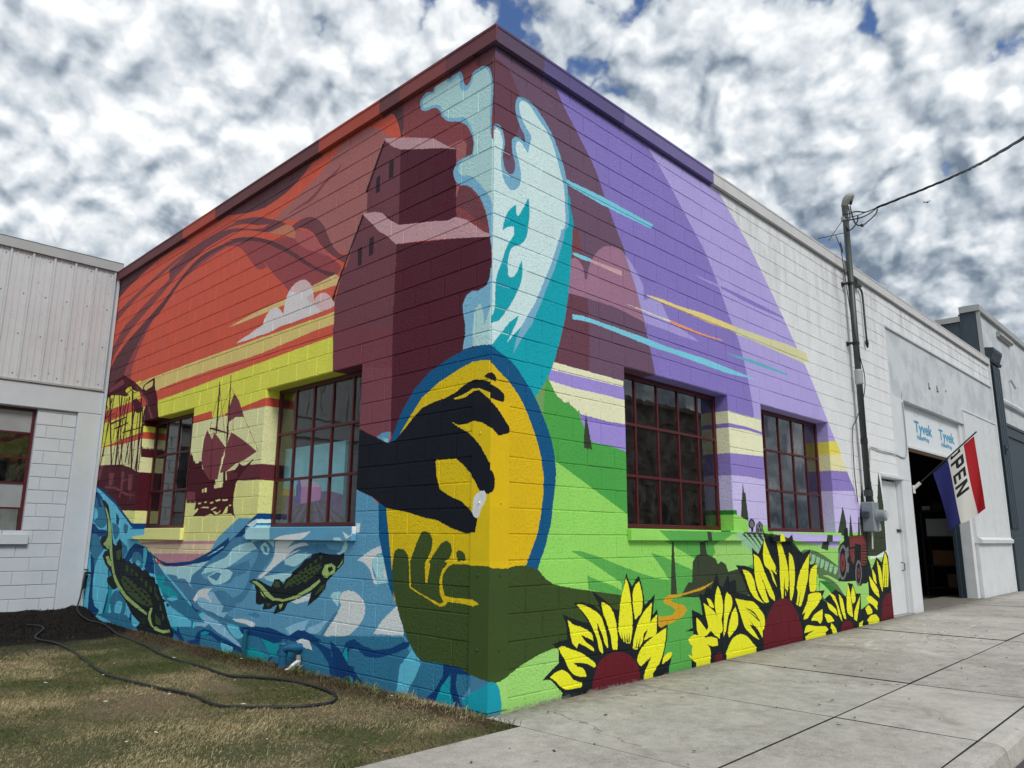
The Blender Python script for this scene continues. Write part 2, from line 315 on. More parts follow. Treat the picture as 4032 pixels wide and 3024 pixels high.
MURAL_L = '''orange! 9859,-2584 14536,8004 9029,8149 -162,6171 -230,-430
rust! 9752,3253 5647,3005 3068,3110 2341,3144 2229,1994 9203,1683
paleYG! 9798,2679 4610,2709 2612,2699 2466,1347 9324,1359
rose 2080,5550 1897,5494 1718,5413 1585,5309 1488,5225 1344,5162 1175,5096 1554,4842 1813,4395 2053,4157 2188,4173 2307,4226 2429,4286 2578,4467 2679,4625 2818,4753 3034,4846 3253,4893 3480,4939 3844,5065 3616,5114 3343,5182 3002,5259 2729,5343 2494,5464 2285,5531
maroonA! 1332,5531 733,5582 14,5610 -23,3331 652,3492 705,4861 1295,5168
rose2 643,4800 416,4786 356,4679 377,4580 523,4526 521,4466 435,4318 512,4189 621,4224
plum 358,4763 270,4764 266,4586 362,4598 377,4580
plum 452,4347 354,4314 209,4162 98,3948 74,3852 251,3995 412,4125 512,4189
plumD! 269,5502 12,5506 -2,4657 37,4905 43,5238 94,5346 158,5403 255,5446
maroonD 1555,5543 1468,5466 1401,5357 1354,5240 1330,5157 1310,5163 1305,5307 1319,5446 1346,5580 1605,5609
maroonD 5223,5555 4794,5426 4447,5349 4121,5300 3818,5305 3530,5333 3300,5392 3143,5446 3043,5510 2946,5581 2869,5713 3308,5803 5273,5731
maroonD 9204,5202 8795,5311 8366,5386 7751,5468 7263,5507 6884,5507 6339,5476 6840,5717 9411,5869
maroonB 3532,4909 3295,4792 3010,4634 2757,4418 2468,4200 2293,4072 2332,4001 2495,4000 2884,3981 3132,4112 3338,4043 3490,4153 3710,4312 3945,4509 4220,4708 4501,4866 4788,4986 5079,5058 5164,5134 4663,5044 3865,4786 3455,4748
maroonB 9220,3645 9152,3807 8456,4167 7588,4462 6650,4894 5831,5052 5364,5075 4874,5012 4506,4885 4142,4661 3926,4475 4150,4499 4684,4925 5059,5037 5624,5017 6434,4920 7284,4621 7787,4256 8107,3904 8145,3665
bandA 9268,4924 8718,5052 7933,5175 7206,5278 6398,5345 5730,5352 5189,5348 4751,5324 4363,5248 4021,5127 3920,5080 4244,5115 4596,5229 4997,5304 5489,5329 6051,5318 6736,5268 7425,5179 8065,5079 8684,4936 9222,4781
plum 4994,5376 4640,5314 4267,5223 3955,5105 3687,4994 3519,4912 3734,4906 3945,4928 4236,5021 4543,5127 4929,5205 5325,5214 5701,5211 6167,5153 6657,5072 6958,5031 7002,5216 6699,5254 6205,5331 5809,5359 5347,5335 4867,5247 4409,5104 4081,5024 3960,5036 4282,5116 4559,5223
bandB 9188,3640 9230,3861 9010,4109 8508,4344 7766,4558 7078,4756 6574,4953 6009,5117 5452,5135 4887,5086 4494,5018 4080,4884 3645,4673 3637,4615 4072,4827 4520,4971 4880,5045 5364,5071 5831,5052 6315,4967 6721,4813 7137,4610 7588,4462 7944,4264 8250,4029 8500,3757 8493,3549
bandB 5094,5140 4666,5067 4222,4927 3866,4794 3523,4622 3255,4466 2999,4310 2703,4142 2367,4009 2520,4016 2751,4128 3020,4269 3277,4424 3545,4574 3857,4734 4215,4885 4659,5023
bandA 9187,4290 8810,4592 8192,4769 7606,4914 7095,5019 6612,5118 6186,5164 6683,5038 7114,4903 7662,4741 8243,4569 8740,4364 9087,4164
plum 3613,4870 3411,4834 3303,4855 3115,4859 2953,4821 2818,4753 2680,4633 2579,4482 2456,4321 2305,4205 2165,4167 2225,4082 2421,4201 2625,4340 2761,4462 2877,4596 3044,4703 3239,4776 3463,4811
tanB 3944,4920 3764,4915 3531,4900 3383,4833 3287,4730 3250,4644 3394,4699 3574,4789 3755,4849
roseB 3291,4761 3040,4673 2846,4544 2731,4411 2493,4220 2800,4358 3043,4468 3276,4636
maroonA 2356,5275 2543,5218 2713,5189 2882,5113 3059,5067 3326,5046 3546,5014 3323,5022 3002,5026 2827,5080 2672,5153 2492,5193
tan! 9890,3541 8873,3509 7597,3583 6080,3593 5125,3595 3855,3592 2535,3587 2365,3589 2351,3453 2779,3452 3827,3400 4250,3394 5087,3398 6148,3389 7641,3344 10170,3318
yellow! 10092,3104 7598,3190 6338,3210 5060,3253 3843,3286 3103,3309 2339,3325 2227,2164 9712,2058
yellow! 9362,3535 9122,3555 7695,3602 7675,3531 6971,3217 6073,-303 9168,2536
red! 9415,3267 8733,3293 8217,3300 7853,3314 7617,3319 7578,3179 8167,3131 8673,3103 9350,3074
red! 7740,3551 7058,3556 6913,3199 6959,3065 7585,3202
tan! 7767,3539 7507,3553 7115,3565 6945,3540 6899,3355 6994,3346 7292,3389 7589,3428
red! 9218,2684 8811,2700 8055,2753 7412,2785 6878,2747 6476,2699 5643,2828 5207,2844 4749,2825 4737,2755 5186,2741 5624,2738 6456,2615 6849,2632 7385,2685 8029,2665 8803,2676
red! 4737,2818 4674,2820 4240,2839 3736,2845 3314,2870 3301,2771 3339,2755 3722,2746 4226,2750 4660,2739 4722,2738
pale! 9214,2672 8029,2665 7383,2678 6848,2628 6453,2605 5623,2734 5186,2741 4737,2755 4544,1694 8925,1818
pale! 4755,2734 4660,2739 4226,2750 3722,2746 3339,2755 3147,1310 4494,1308
paleY! 5695,2020 5284,1954 4579,1886 4512,1521 5589,1537
maroonS! 4557,2046 4271,2059 4118,2096 3735,2087 3372,2058 3282,1907 3349,1893 3708,1907 4089,1915 4412,1931
paleY! 5480,1934 4286,1910 3708,1907 3349,1893 3211,1886 3140,1345 5643,1349
yellow! 5179,3252 2339,3325 2293,2845 2856,2910 5079,2739
paleYG! 7978,1725 7306,1682 6811,1621 5063,1654 4429,1693 4311,1029 7310,959
paleY! 7529,1714 6825,1672 5341,1718 4435,1725 4346,1226 7027,1180
pink! 7063,1186 6230,1211 4348,1234 4341,1195 7021,1159
sand! 7021,1159 4341,1198 4320,1081 6560,1035
pink! 6531,1044 5780,1062 5204,1069 4698,1079 4687,1020 6420,980
pink! 6455,997 4940,1042 5312,950 6160,927
wine! 9549,2396 8843,2384 8150,2349 7734,2279 7479,2204 7303,2184 6734,2081 6613,1612 9298,1687
wine! 9196,3502 9111,3628 8808,3746 8463,3801 7973,3629 7528,3420 7433,3385 7172,3573 7132,3545 7085,3406 6972,3261 6821,2879 7463,2867 7351,2977 7440,3097 7340,3251 7643,3413 7897,3469 8253,3421 8595,3488 8941,3527 9084,3500
winedk! 7589,3428 7543,3517 7145,3573 7165,3417 7507,3384
tan! 7538,3455 7493,3501 7189,3531 7195,3447 7440,3413
wineL! 9020,3665 8475,3736 8386,3652 8445,3636 8897,3599 9095,3576
wineL! 8030,3614 7549,3389 7343,3263 7070,2969 6945,2902 7121,2953 7428,3262 7636,3389
yellow! 8316,3523 8233,3564 8076,3562 8030,3509 7697,3397 7708,3330 7845,3393 7996,3389 8239,3478
wine! 8239,3478 8030,3509 8002,3496 8216,3463
wine! 8134,3546 7874,3431 7896,3422 8150,3539
wine! 7887,3433 7717,3468 7696,3456 7871,3419
wine 7947,3325 7797,3330 7558,3210 7470,3100 7734,3107 7891,3238
wine! 9067,3597 8995,3588 8512,2284 8578,2288
wine! 8479,3640 8418,3632 8354,2275 8413,2278
wine! 9142,3508 9091,3501 9143,2296 9193,2298
wine! 8802,3514 8760,3509 9072,2375 9115,2377
wine! 8595,3488 8554,3483 8075,2326 8113,2329
wine! 8124,3405 8072,3398 8189,2333 8240,2336
wine! 8023,3485 7954,3476 7650,2213 7716,2217
wine! 7801,3342 7757,3336 7958,2364 8001,2366
wine! 7617,3319 7557,3311 7450,2202 7509,2206
wine! 7440,3097 7399,3092 7532,2229 7574,2231
wine! 8856,3472 8821,3468 9070,3180 9106,3184
wine! 8319,3429 8293,3426 8351,2988 8378,2990
wine! 8181,3389 8155,3385 8293,3005 8319,3008
wine! 9215,3517 9178,3512 8971,3194 9006,3198
wine! 7669,3190 7645,3187 7671,2346 7695,2347
wine! 8602,3297 8575,3294 8610,2778 8637,2780
wine! 7417,3116 7388,3113 7398,2221 7427,2223
wine! 8246,3397 8214,3393 8352,2389 8384,2391
wine! 7867,3258 7836,3254 7803,2310 7833,2312
wine! 7525,3195 7489,3191 7332,2410 7366,2412
wine! 8927,3481 8891,3477 8991,2524 9026,2526
wine! 8415,3111 8388,3108 8548,2378 8575,2380
wine! 8341,3291 8315,3288 7822,2355 7847,2357
wine! 8616,3132 8589,3129 8222,2358 8247,2359
wine! 7377,3178 7330,3173 7343,2866 7390,2871
wine! 7301,3213 7267,3209 7263,2880 7297,2884
wine! 8825,3059 8157,3095 8150,3074 8814,3024
wine! 8626,2956 8035,2998 8028,2974 8619,2931
wine! 8243,2862 7493,2870 7488,2852 8236,2838
wine! 9279,3178 8639,3206 8634,3191 9268,3147
wineL! 8630,2244 8399,2232 8435,2041 8566,2046
wineL! 8085,2237 7960,2231 7951,2097 7820,2124 7830,2096 7975,2076 7966,1944 8059,1947
wineL! 7794,2177 7614,2168 7604,1930 7741,1935
wineL! 9115,2377 8939,2367 9037,2148 9179,2155
wineL! 8798,2044 8266,2011 7740,1892 7439,1860 7463,1844 7792,1868 8288,1983 8721,2014
wineL! 8087,1838 8059,1947 8020,1941 8025,1836
wineL! 7625,1802 7615,1909 7584,1904 7584,1801
wine! 5636,2346 5558,2299 5512,2223 5490,2253 5459,2199 5367,2193 5327,2228 5260,2197 5245,2125 5034,2033 4954,1970 4843,1964 4831,1905 4614,1896 4259,2105 4289,2164 4242,2123 4115,2078 3896,2156 3793,2222 3964,2105 4143,2005 4285,1900 4323,1771 4313,1641 4269,1530 4223,1493 4343,1540 4550,1544 4759,1528 4894,1549 5068,1523 5393,1528 5287,1586 5362,1607 5336,1706 5625,1710 5658,1859
wine! 5625,1710 5312,1702 5309,1690 5623,1698
wineL! 5681,1849 5386,1828 5362,1717 5628,1725
paleY! 5190,1857 5146,1863 5137,1819 5181,1813
paleY! 5119,1866 5056,1870 5051,1820 5109,1818
pale! 4861,1897 4639,1912 4629,1862 4852,1852
wineL! 5193,2606 5030,2474 4979,2560 4632,2342 4664,2286 4740,2115 4777,1961 4999,1968 5180,2081 5281,2208 5287,2331 5264,2493
wineM! 5030,2474 5015,2493 4950,1970 4995,1972
wineL! 4515,2517 4209,2404 3832,2234 4128,2153 4324,2128 4557,2046 4726,2036 4668,2188 4641,2323
wineL! 4523,2998 4370,2884 4213,2672 4420,2694 4622,2646 4641,2797
pale! 4734,2080 4715,2211 4650,2281 4630,2264 4682,2170 4699,2078
wineM! 4555,2037 4243,2010 4294,1957 4515,1930
wine! 4643,2051 4579,2048 4547,1874 4619,1877
wine! 4961,3203 4947,3201 4918,3094 4902,2603 4888,2622 4923,2525 4947,2557 4946,2648
wine! 4656,3246 4642,3244 4621,3075 4600,2614 4583,2475 4610,2340 4626,2380 4648,2599 4638,2637 4648,3078
wine! 5130,2635 4966,2609 4644,2529 4556,2511 4562,2496 4960,2578 5125,2612
wineL! 4932,3096 4920,3094 5116,2624 5128,2625
wineL! 4932,3096 4920,3094 4648,2421 4659,2422
wineL! 4628,3086 4617,3084 4868,2741 4879,2742
wineL! 4628,3086 4617,3084 4674,2562 4684,2563
wineL! 4613,3078 4602,3076 3784,2225 3794,2226
wineL! 4523,2803 4512,2802 4464,2522 4474,2523
wineL! 4879,2742 4868,2741 5026,2514 5038,2515
wineL! 5109,2603 5098,2602 5037,2474 5048,2475
paleY! 5202,1624 5114,1641 4955,1634 4961,1618 5111,1625
paleY! 5103,1700 5037,1706 5020,1690 5091,1684
paleY! 4904,1598 4779,1630 4725,1621 4858,1589
paleY! 4794,1711 4689,1723 4643,1706 4747,1690
paleY! 4834,1577 4769,1580 4700,1556 4622,1592 4638,1564 4739,1533
paleY! 4571,1544 4482,1627 4440,1626 4449,1561 4489,1552
paleY! 4624,1715 4456,1716 4473,1694 4577,1693
paleY! 5406,1588 5272,1625 5245,1605 5334,1583
paleY! 4943,1686 4857,1697 4831,1677 4918,1672
paleY! 5286,1689 5194,1695 5181,1678 5259,1672
paleY! 4423,1644 4363,1650 4353,1638 4408,1629
tanA! 4856,3890 4606,3914 4284,3938 3909,3955 3426,3960 2838,3983 2510,3999 2405,4008 2296,3950 2353,3877 2828,3898 3417,3892 3800,3889 4241,3885
cloud 4587,3638 4384,3677 4245,3690 4111,3721 3928,3746 3888,3814 3798,3881 3688,3904 3590,3891 3504,3836 3448,3771 3435,3846 3410,3956 3344,4040 3230,4096 3112,4109 3007,4090 2914,4033 2850,3966 2813,3887 2790,3803 2738,3839 2657,3855 2574,3839 2489,3790 2416,3721 2380,3683 2396,3649 2528,3646 2689,3642 3027,3641 3263,3640 3463,3647 3761,3621 4028,3628 4323,3626
cloudR 2883,3887 2827,3890 2790,3803 2738,3839 2657,3855 2574,3839 2489,3790 2416,3721 2380,3683 2396,3649 2663,3652 2680,3686 2814,3769 2967,3866
cloudR 3344,4040 3230,4096 3112,4109 3007,4090 2914,4033 2850,3966 3051,3965 3201,3987
tw3! 1868,4545 488,4115 427,3970 1313,4145 1728,4370
tw1! 1627,5246 1337,5041 1319,4247 1483,4374 1652,4478 1866,4531 1872,4749 1907,4777
tw3! 1337,5041 832,4868 500,4742 486,4068 943,4166 1319,4247
twroof! 1629,5271 1498,5228 1175,5104 836,4964 594,4783 449,4704 707,4817 978,4911 1227,4999 1337,5041 1492,5137
twline! 1623,5255 1600,5222 1874,4766 1912,4778
twwin! 1518,4969 1438,4979 1440,4782 1514,4788
twwin! 1727,4875 1660,4883 1658,4698 1726,4698
tw1! 1942,4528 1345,4052 1298,2675 2328,2817 2381,3698
tw3! 1345,4052 423,3854 142,3786 8,3753 -10,2695 1303,2908
twroof! 1943,4548 1737,4505 1610,4458 1482,4348 1318,4241 1127,4196 800,4122 593,4066 495,4071 348,4003 190,3877 113,3816 23,3773 23,3751 423,3852 792,3942 1117,4009 1355,4054 1511,4190 1637,4265
twline! 1943,4544 1913,4519 2282,3961 2370,3794 2405,3803
twline! 2277,4029 2227,4039 2282,3947 2361,3822 2396,3709 2438,3741 2365,3869
twwin! 1802,4240 1724,4238 1725,4050 1797,4047
twwin! 2000,4176 1925,4189 1916,3989 1984,3983
tw1! 2382,3698 2272,3975 1899,3956 1449,3772 1410,2681 2337,2909
tw2! 2382,3383 1345,3186 1337,3066 1318,2232 1526,2194 1790,2300 1841,2933 2337,2920
tw1! 2383,3714 2227,4039 1435,3887 1400,3347 2367,3352
tw2b! 2386,3424 1343,3222 1332,2830 1818,2905 2336,2907
tw3! 1356,3429 283,3438 264,2718 823,2424 1297,2141 1318,2232
tw3! 1350,3817 8,3657 -7,2770 830,2627 1328,2696
splO -1,4704 8,4592 44,4675 47,4839 37,5069 43,5238 87,5349 142,5397 206,5411 302,5401 325,5343 373,5304 416,5348 439,5445 479,5502 531,5529 573,5508 616,5489 696,5539 733,5571 821,5531 857,5457 966,5494 1038,5458 1051,5397 1014,5329 938,5297 828,5279 754,5220 716,5140 609,5046 489,4997 371,4912 303,4801 268,4693 290,4595 378,4604 476,4593 532,4529 521,4454 452,4365 354,4326 241,4230 146,4097 83,3943 50,3779 26,3664 -18,3652
splO! 22,4077 142,4082 103,4003 55,3834 33,3675 25,3532 47,3399 104,3306 133,3279 178,3312 254,3332 330,3304 371,3237 364,3159 338,3057 333,2970 362,2837 182,2848 -9,2819 -18,3383 -7,4068
splI -3,4588 51,4678 70,4848 62,5080 64,5236 102,5332 142,5375 205,5380 285,5374 308,5311 364,5262 431,5280 474,5349 468,5421 504,5482 554,5461 623,5454 695,5513 749,5537 811,5514 835,5434 945,5456 1009,5432 1016,5382 977,5342 829,5309 738,5257 718,5192 645,5105 490,5034 406,5005 330,4908 279,4792 261,4690 274,4577 362,4586 442,4568 470,4507 406,4437 325,4409 228,4329 103,4184 25,4047 -13,3947
splI 234,2846 244,2953 232,3057 219,3150 161,3200 123,3151 100,2999 69,3046 7,3179 -3,3208 -9,2819
splO 163,3320 0,3345 -2,3219 56,3105 105,2990 114,3097 138,3165 161,3200 190,3197 219,3161 239,3058 308,3072 326,3162 313,3267
splI! 105,2990 42,3123 -3,3208 -9,2819 234,2846 216,3011
deepS! 7265,444 6037,789 4761,442 4021,727 2396,717 1380,774 935,698 -18,359 -28,-180 7276,-1485
waveA! 6623,196 5446,546 4630,1275 4150,1489 3775,1484 3333,1562 1804,1546 1434,1538 1373,1179 1234,967 1152,735 1029,489 812,300 -21,228 -26,-74 6315,-939
waveA! 1969,1760 1886,1751 1742,1711 1543,1642 1443,1562 1426,1313 1849,1312
waveA 1536,2201 1433,2234 1322,2233 1348,2128 1448,2165
skyB! 1449,2188 1345,2167 1352,2129 1409,2150
deep! 7742,949 7013,1129 6596,1049 6324,970 6072,935 5726,950 5318,978 4945,1069 4709,1137 4355,1273 4342,1205 4703,1105 4937,1031 5309,939 5715,905 6122,893 6451,979
waveL! 6438,932 6120,887 5714,899 5308,934 4935,1020 4588,1139 4342,1205 4322,1091 4687,1020 4915,918 5209,843 5298,763 5248,656 5395,715 5593,740 5975,781 6352,838 6507,954
deep! 5363,977 4842,1049 4524,1143 4228,1275 3945,1416 3700,1544 3348,1532 3330,1405 3709,1414 3878,1374 4127,1233 4419,1101 4732,1008 5139,953 5732,921
waveL! 5530,880 5137,945 4666,1017 4358,1117 4070,1255 3818,1367 3680,1414 3330,1405 3300,1186 3754,1140 4325,933 4640,879 5324,795
paleB 3944,1409 3747,1470 3527,1488 3685,1442 3822,1387
waveS 5311,705 5263,802 5075,885 4751,1026 4475,1123 4255,1253 4025,1281 3871,1273 3807,1221 4011,1201 4236,1145 4380,1052 4617,992 4862,929 5018,830 4876,780 4503,831 4357,927 4127,969 3832,1029 3782,945 3956,870 4141,828 4248,761 4528,740 4775,710 4984,663 5109,620 5212,671
waveS 3789,1221 3503,1240 3339,1191 3291,1092 3399,1006 3526,919 3655,830 3778,689 3908,580 4094,551 4180,598 3925,681 3800,824 3779,927 3653,1051 3630,1136
waveS 5656,748 5464,756 5257,669 5109,620 4824,524 4431,442 4105,395 3722,341 3936,298 4415,355 4932,407 5417,546 5614,671
waveM 5090,527 4965,571 4761,638 4463,617 4251,559 4200,492 4338,378 4590,413 4939,444
waveS 4635,644 4393,675 4141,600 4050,520 4194,458 4388,427 4360,499 4494,562
waveS 3778,461 3601,482 3474,458 3559,436 3702,442
skyW 4121,377 3879,399 3658,387 3583,368 3631,332 3797,351 4022,359
skyW 5180,522 5024,643 4684,682 4800,617 4701,550 4673,515 4832,561 5007,560 5120,497
waveS 4593,755 4435,906 4305,857 4415,799
waveL 4838,809 4596,883 4314,910 4189,879 4256,805 4446,744 4694,732
waveS 4795,811 4593,864 4467,860 4576,774 4662,789
waveL 3599,1171 3500,1223 3386,1157 3411,1090 3518,1104
waveS 3531,1189 3440,1173 3432,1114 3485,1122
waveS 3586,850 3389,940 3203,1061 3018,1162 2679,1215 2380,1202 2234,1174 1958,1148 2087,1086 2423,1063 2806,991 3017,904 3312,877
waveL 3069,1048 2822,1117 2638,1129 2662,1073 2873,1021 3030,1000
waveL 3482,862 3247,896 2924,924 2796,904 2977,842 3373,825
skyW 3604,849 3392,957 3270,1059 2988,1179 2711,1230 2586,1200 2946,1099 3163,1013 3321,942 3550,843
skyW 3587,865 3440,937 3288,1074 3277,1241 3083,1291 2675,1324 2496,1340 2668,1261 2883,1244 3064,1144 3312,1008 3497,852
waveS 3053,1063 2901,1131 2657,1166 2363,1186 2234,1180 2309,1217 2660,1198 2873,1163
waveL 3063,1014 2959,1081 2713,1126 2531,1122 2646,1073 2852,988
waveL 2104,1130 2025,1161 1978,1235 2089,1257 2091,1279 1982,1280 1924,1221 1945,1162 2022,1124
skyW! 1947,1339 1875,1266 1786,1303 1796,1413 1731,1412 1738,1339 1825,1295
skyW 1755,1079 1657,1124 1513,1183 1394,1213 1366,1157 1460,1128 1517,1070 1497,973 1418,880 1479,884 1548,999 1652,1060
waveL 1514,1042 1483,1113 1376,1129 1337,1075 1234,928 1302,898 1418,880 1460,961
skyW 1342,979 1312,1048 1234,928 1304,932
skyW 2010,708 1976,775 1873,802 1757,793 1652,743 1596,663 1625,565 1754,458 1901,389 2113,384 2274,338 2162,466 2027,606 1979,666
waveL! 2175,727 2124,774 1991,788 2011,722 2031,649
waveS! 2142,540 2054,604 2026,592 2175,451 2276,355 2305,367
skyW! 1459,456 1327,587 1217,662 1131,720 1057,595 1028,481 1273,465
waveM! 2963,378 2724,451 2506,498 2572,433 2618,324 2512,423 2372,464 2182,522 2309,410 2444,340 2861,317
skyW! 2887,640 2721,681 2504,747 2511,678 2776,628
deepS! 4587,395 4218,370 3867,329 3371,345 2876,302 2581,373 2153,367 1758,347 1389,290 842,373 824,17 4370,-314 6280,-46 6060,330 5413,527
waveS! 5714,785 5426,584 4939,444 4415,355 3864,312 4155,237 4917,335 5748,508 6169,768 5968,796
skyC 4249,324 4015,317 3822,283 3796,235 3954,179 4114,224 4201,276
waveM! 4796,380 4492,331 4280,278 4152,220 3910,141 3826,83 4140,153 4469,210 4690,280
deep! 3864,312 3580,344 3238,356 2877,309 2759,358 2583,395 2539,273 2840,267 2938,296 3061,261 3363,290 3568,272 3784,269
deep! 3571,288 3383,192 3200,84 3353,-11 3255,7 3136,98 2953,171 3024,226 3296,295
teal 3479,255 3294,277 3062,269 3026,241 3105,109 3216,85 3347,179
teal! 3739,108 3546,128 3265,77 3353,-11 3716,-36
deepS! 3806,184 3421,220 3267,92 3546,128 3776,113
skyW! 2733,276 2617,316 2498,305 2431,223 2548,226 2700,256
deep 5973,395 5460,524 5219,491 5473,370 5550,288 5492,141 5252,13 5391,9 5649,89 5772,-18 5893,68 5773,194 5884,342
teal! 5795,329 5550,394 5541,251 5561,125 5739,158
teal! 6310,71 6094,50 5841,62 5769,-27 6280,-46
deepS 5473,370 5111,414 4917,335 4887,192 5090,101 5322,118 5509,215
skyC 5111,201 5102,266 4968,368 4843,399 4783,381 4863,285 4985,239
waveM! 5029,235 4796,380 4635,320 4767,238
deep 5115,432 4932,407 5193,371 5388,414 5217,482
deep! 5511,120 5258,40 5038,70 4970,167 4806,217 4635,213 4379,166 4137,136 3847,98 3839,49 4122,53 4367,97 4625,161 4875,130 4901,46 4718,-7 4345,-21 4033,-22 4258,-63 4666,-55 5016,-37
teal 4882,165 4758,194 4651,185 4709,163 4854,137
skyC 4358,116 4288,105 4051,86 4027,-13 4149,-17 4315,34
deepS 4869,103 4449,107 4334,32 4306,-17 4591,-12 4812,37
deep! 3955,304 3664,320 3350,322 3079,282 2921,296 2716,383 2536,376 2330,335 2105,299 1938,217 1779,166 1603,132 1253,174 1027,87 2073,-21 2143,139 2320,249 2527,302 2770,325 2946,248 3167,211 3510,243 3870,244
deepS! 2355,304 2112,370 1851,407 1028,468 958,373 827,286 618,141 1985,157 2101,257
deep! 1938,217 1872,350 1748,386 1620,346 1426,325 1198,361 1025,430 950,437 948,399 1129,329 1375,264 1588,255 1741,307 1815,286 1831,174 1719,51 1592,0 1867,5
teal! 1947,175 1891,278 1855,307 1832,187 1920,164
deepS! 2105,299 1938,217 1985,157 2095,201
skyC! 1117,-13 1103,118 1058,248 999,329 918,381 854,338 792,303 800,265 865,161 933,79 960,3
navy2! 2137,335 1975,281 1785,139 1607,42 1520,-12 1746,-29 1971,-32
deepS! 1795,259 1701,309 1528,247 1232,260 1125,291 918,375 1068,235 1107,-6 1508,-10 1709,108
teal! 1779,73 1740,51 1698,-16 1784,-14
deepS! 914,301 519,309 190,268 188,189 291,97 253,2 544,-8 949,4 865,149 791,290
navy2! 519,315 333,307 332,262 423,251 547,61 677,-22 776,-19 606,111 515,228
navy2! 423,251 350,259 366,177 307,49 226,-11 341,-17 427,101
teal! 620,-8 531,144 441,237 427,112 341,-12
navy2! 519,315 280,313 190,268 350,259
teal2! 290,80 152,161 -20,249 -25,1 244,-8
waveS! 190,268 69,255 -20,249 68,194 187,145
skyC! 9471,2083 9149,2055 8827,1990 8587,1896 8319,1817 7962,1670 7613,1503 7288,1370 6831,1444 6791,1294 7258,1267 7023,1167 6654,1024 6300,876 5973,770 5565,618 5209,473 5152,210 9786,-170
deep! 9289,2075 9059,2046 8782,1982 8502,1886 8191,1785 7877,1641 7578,1509 7456,1462 7310,1448 6796,1438 6811,1369 7358,1370 7605,1477 7949,1629 8219,1751 8532,1851 8812,1947 9097,2030
deepS 9345,1981 9124,1980 8778,1845 8559,1682 8453,1485 8589,1402 8840,1403 9139,1520 9052,1519 8920,1575 8998,1677 9221,1755 9353,1877
deep 9352,1936 9072,1956 8778,1845 8901,1834 8777,1716 8958,1749 9085,1868
deep! 9341,1464 9032,1461 8831,1374 8453,1359 8431,1290 8708,1262 8815,1205 8972,1289 9289,1317
deepS! 9333,1317 8891,1303 8699,1234 8479,1069 8688,955 8802,799 8986,836 9045,1004 9271,1144
deepS 8248,1469 8044,1440 7908,1372 7922,1291 8050,1210 8153,1291
deep 8119,1618 7977,1534 7967,1439 8068,1454
deepS 7745,1451 7589,1424 7566,1345 7664,1305 7751,1371
deep! 7437,1397 7461,1358 7433,1384
deep! 7595,953 7422,1098 7233,1178 6813,1132 6507,954 6430,776 6724,802 6972,980 7197,1051 7314,972 7437,905
skyC 7158,912 7066,953 6955,918 6954,856 7113,876
deepS 7307,947 7263,1037 7060,1053 6902,969 6868,846 7136,838
skyC 7158,912 7064,946 6953,912 6974,868 7116,888
tealL 6909,1118 6833,1144 6757,1046 6806,860 6852,847
deepS! 7999,1170 7867,1238 7577,1135 7482,1059 7660,925 7707,1081
deepS! 6784,1145 6514,978 6396,766 6241,642 6020,480 5736,384 5166,273 4787,282 5648,614 6128,799
teal 6396,766 6090,765 6076,708 6154,658 5882,636 5605,549 5737,508 6069,558 6307,663
skyC 5963,489 5798,527 5584,517 5757,473 5902,476
deep! 8254,749 8154,806 8061,518 8075,321 8156,93 8272,85 8164,355 8131,554
skyC 8723,390 8782,620 8749,829 8596,929 8399,948 8240,830 8152,619 8147,421 8258,283 8422,233 8595,262
deep! 9088,1003 8888,923 8798,786 8814,591 8750,348 8602,221 8385,182 8548,64 8893,93 8928,310 8922,656
teal! 8118,754 7988,771 7922,564 8021,155 8173,144 8087,359
deepS 8011,364 7824,491 7522,468 7344,353 7370,201 7586,85 7782,121 7933,239
skyC 7769,198 7750,315 7601,368 7484,344 7480,269 7577,174 7705,171
deep! 7322,279 7097,221 7049,54 7265,87
skyC! 7312,305 7148,278 7154,180 7265,87
deepS! 9196,92 8504,122 7726,38 7218,-6 6748,-31 6301,-70 5777,-50 5802,54 6953,50 7277,192 7775,191 8395,130 9150,133
teal 6934,-15 6553,67 6334,53 6566,-47 6975,-35
teal 6305,-54 6161,37 5802,54 5742,-32 6016,-51
ink! 8816,1831 8687,1820 8520,1752 8431,1666 8350,1539 8238,1373 8114,1169 7986,1130 7867,1238 7750,1159 7668,951 7597,959 7494,916 7389,926 7292,896 7158,912 7075,865 6971,855 6858,809 6797,830 6625,793 6582,752 6421,741 6372,672 6273,647 6170,541 6079,477 5963,369 5882,273 5634,71 5679,24 5923,-32 6163,-21 6294,13 6476,-3 6635,-6 6822,25 6884,68 6768,125 7097,221 7219,286 7429,398 7633,475 7693,549 7902,500 8183,592 8204,657 8024,704 8143,773 8372,867 8508,973 8430,1043 8315,1058 8524,1082 8688,1178 8667,1262 8431,1290 8474,1485 8642,1684 8754,1772
fishL! 8656,1727 8559,1682 8449,1596 8266,1400 8185,1209 8098,1021 8026,889 7896,722 7668,589 7377,463 7004,373 6550,271 6558,241 6987,314 7397,412 7685,524 7909,643 8054,796 8203,1019 8370,1290 8433,1484 8565,1640
fishL! 8547,1151 8439,1194 8350,1290 8284,1209 8280,1072 8457,1125
fishL! 8363,962 8249,978 8122,887 8081,821 8254,870
fishM! 7961,1051 7781,1080 7728,1028 7771,922 7891,946
fishM 7711,729 7373,691 6933,598 6584,519 6394,399 6413,351 6736,366 7089,430 7473,547
fishM 7496,865 7413,848 7397,772 7492,788
fishM 7299,822 7217,806 7203,731 7294,747
fishM 7106,781 7027,765 7013,691 7102,706
fishM 6919,741 6842,725 6828,653 6915,667
fishM 6731,680 6655,665 6642,593 6727,607
fishM 6547,621 6474,606 6461,536 6544,549
fishM 6368,563 6297,549 6285,480 6366,493
fishM 6396,647 6299,569 6369,542
fishM 6281,535 6185,459 6255,431
fishM 6168,425 6074,351 6142,323
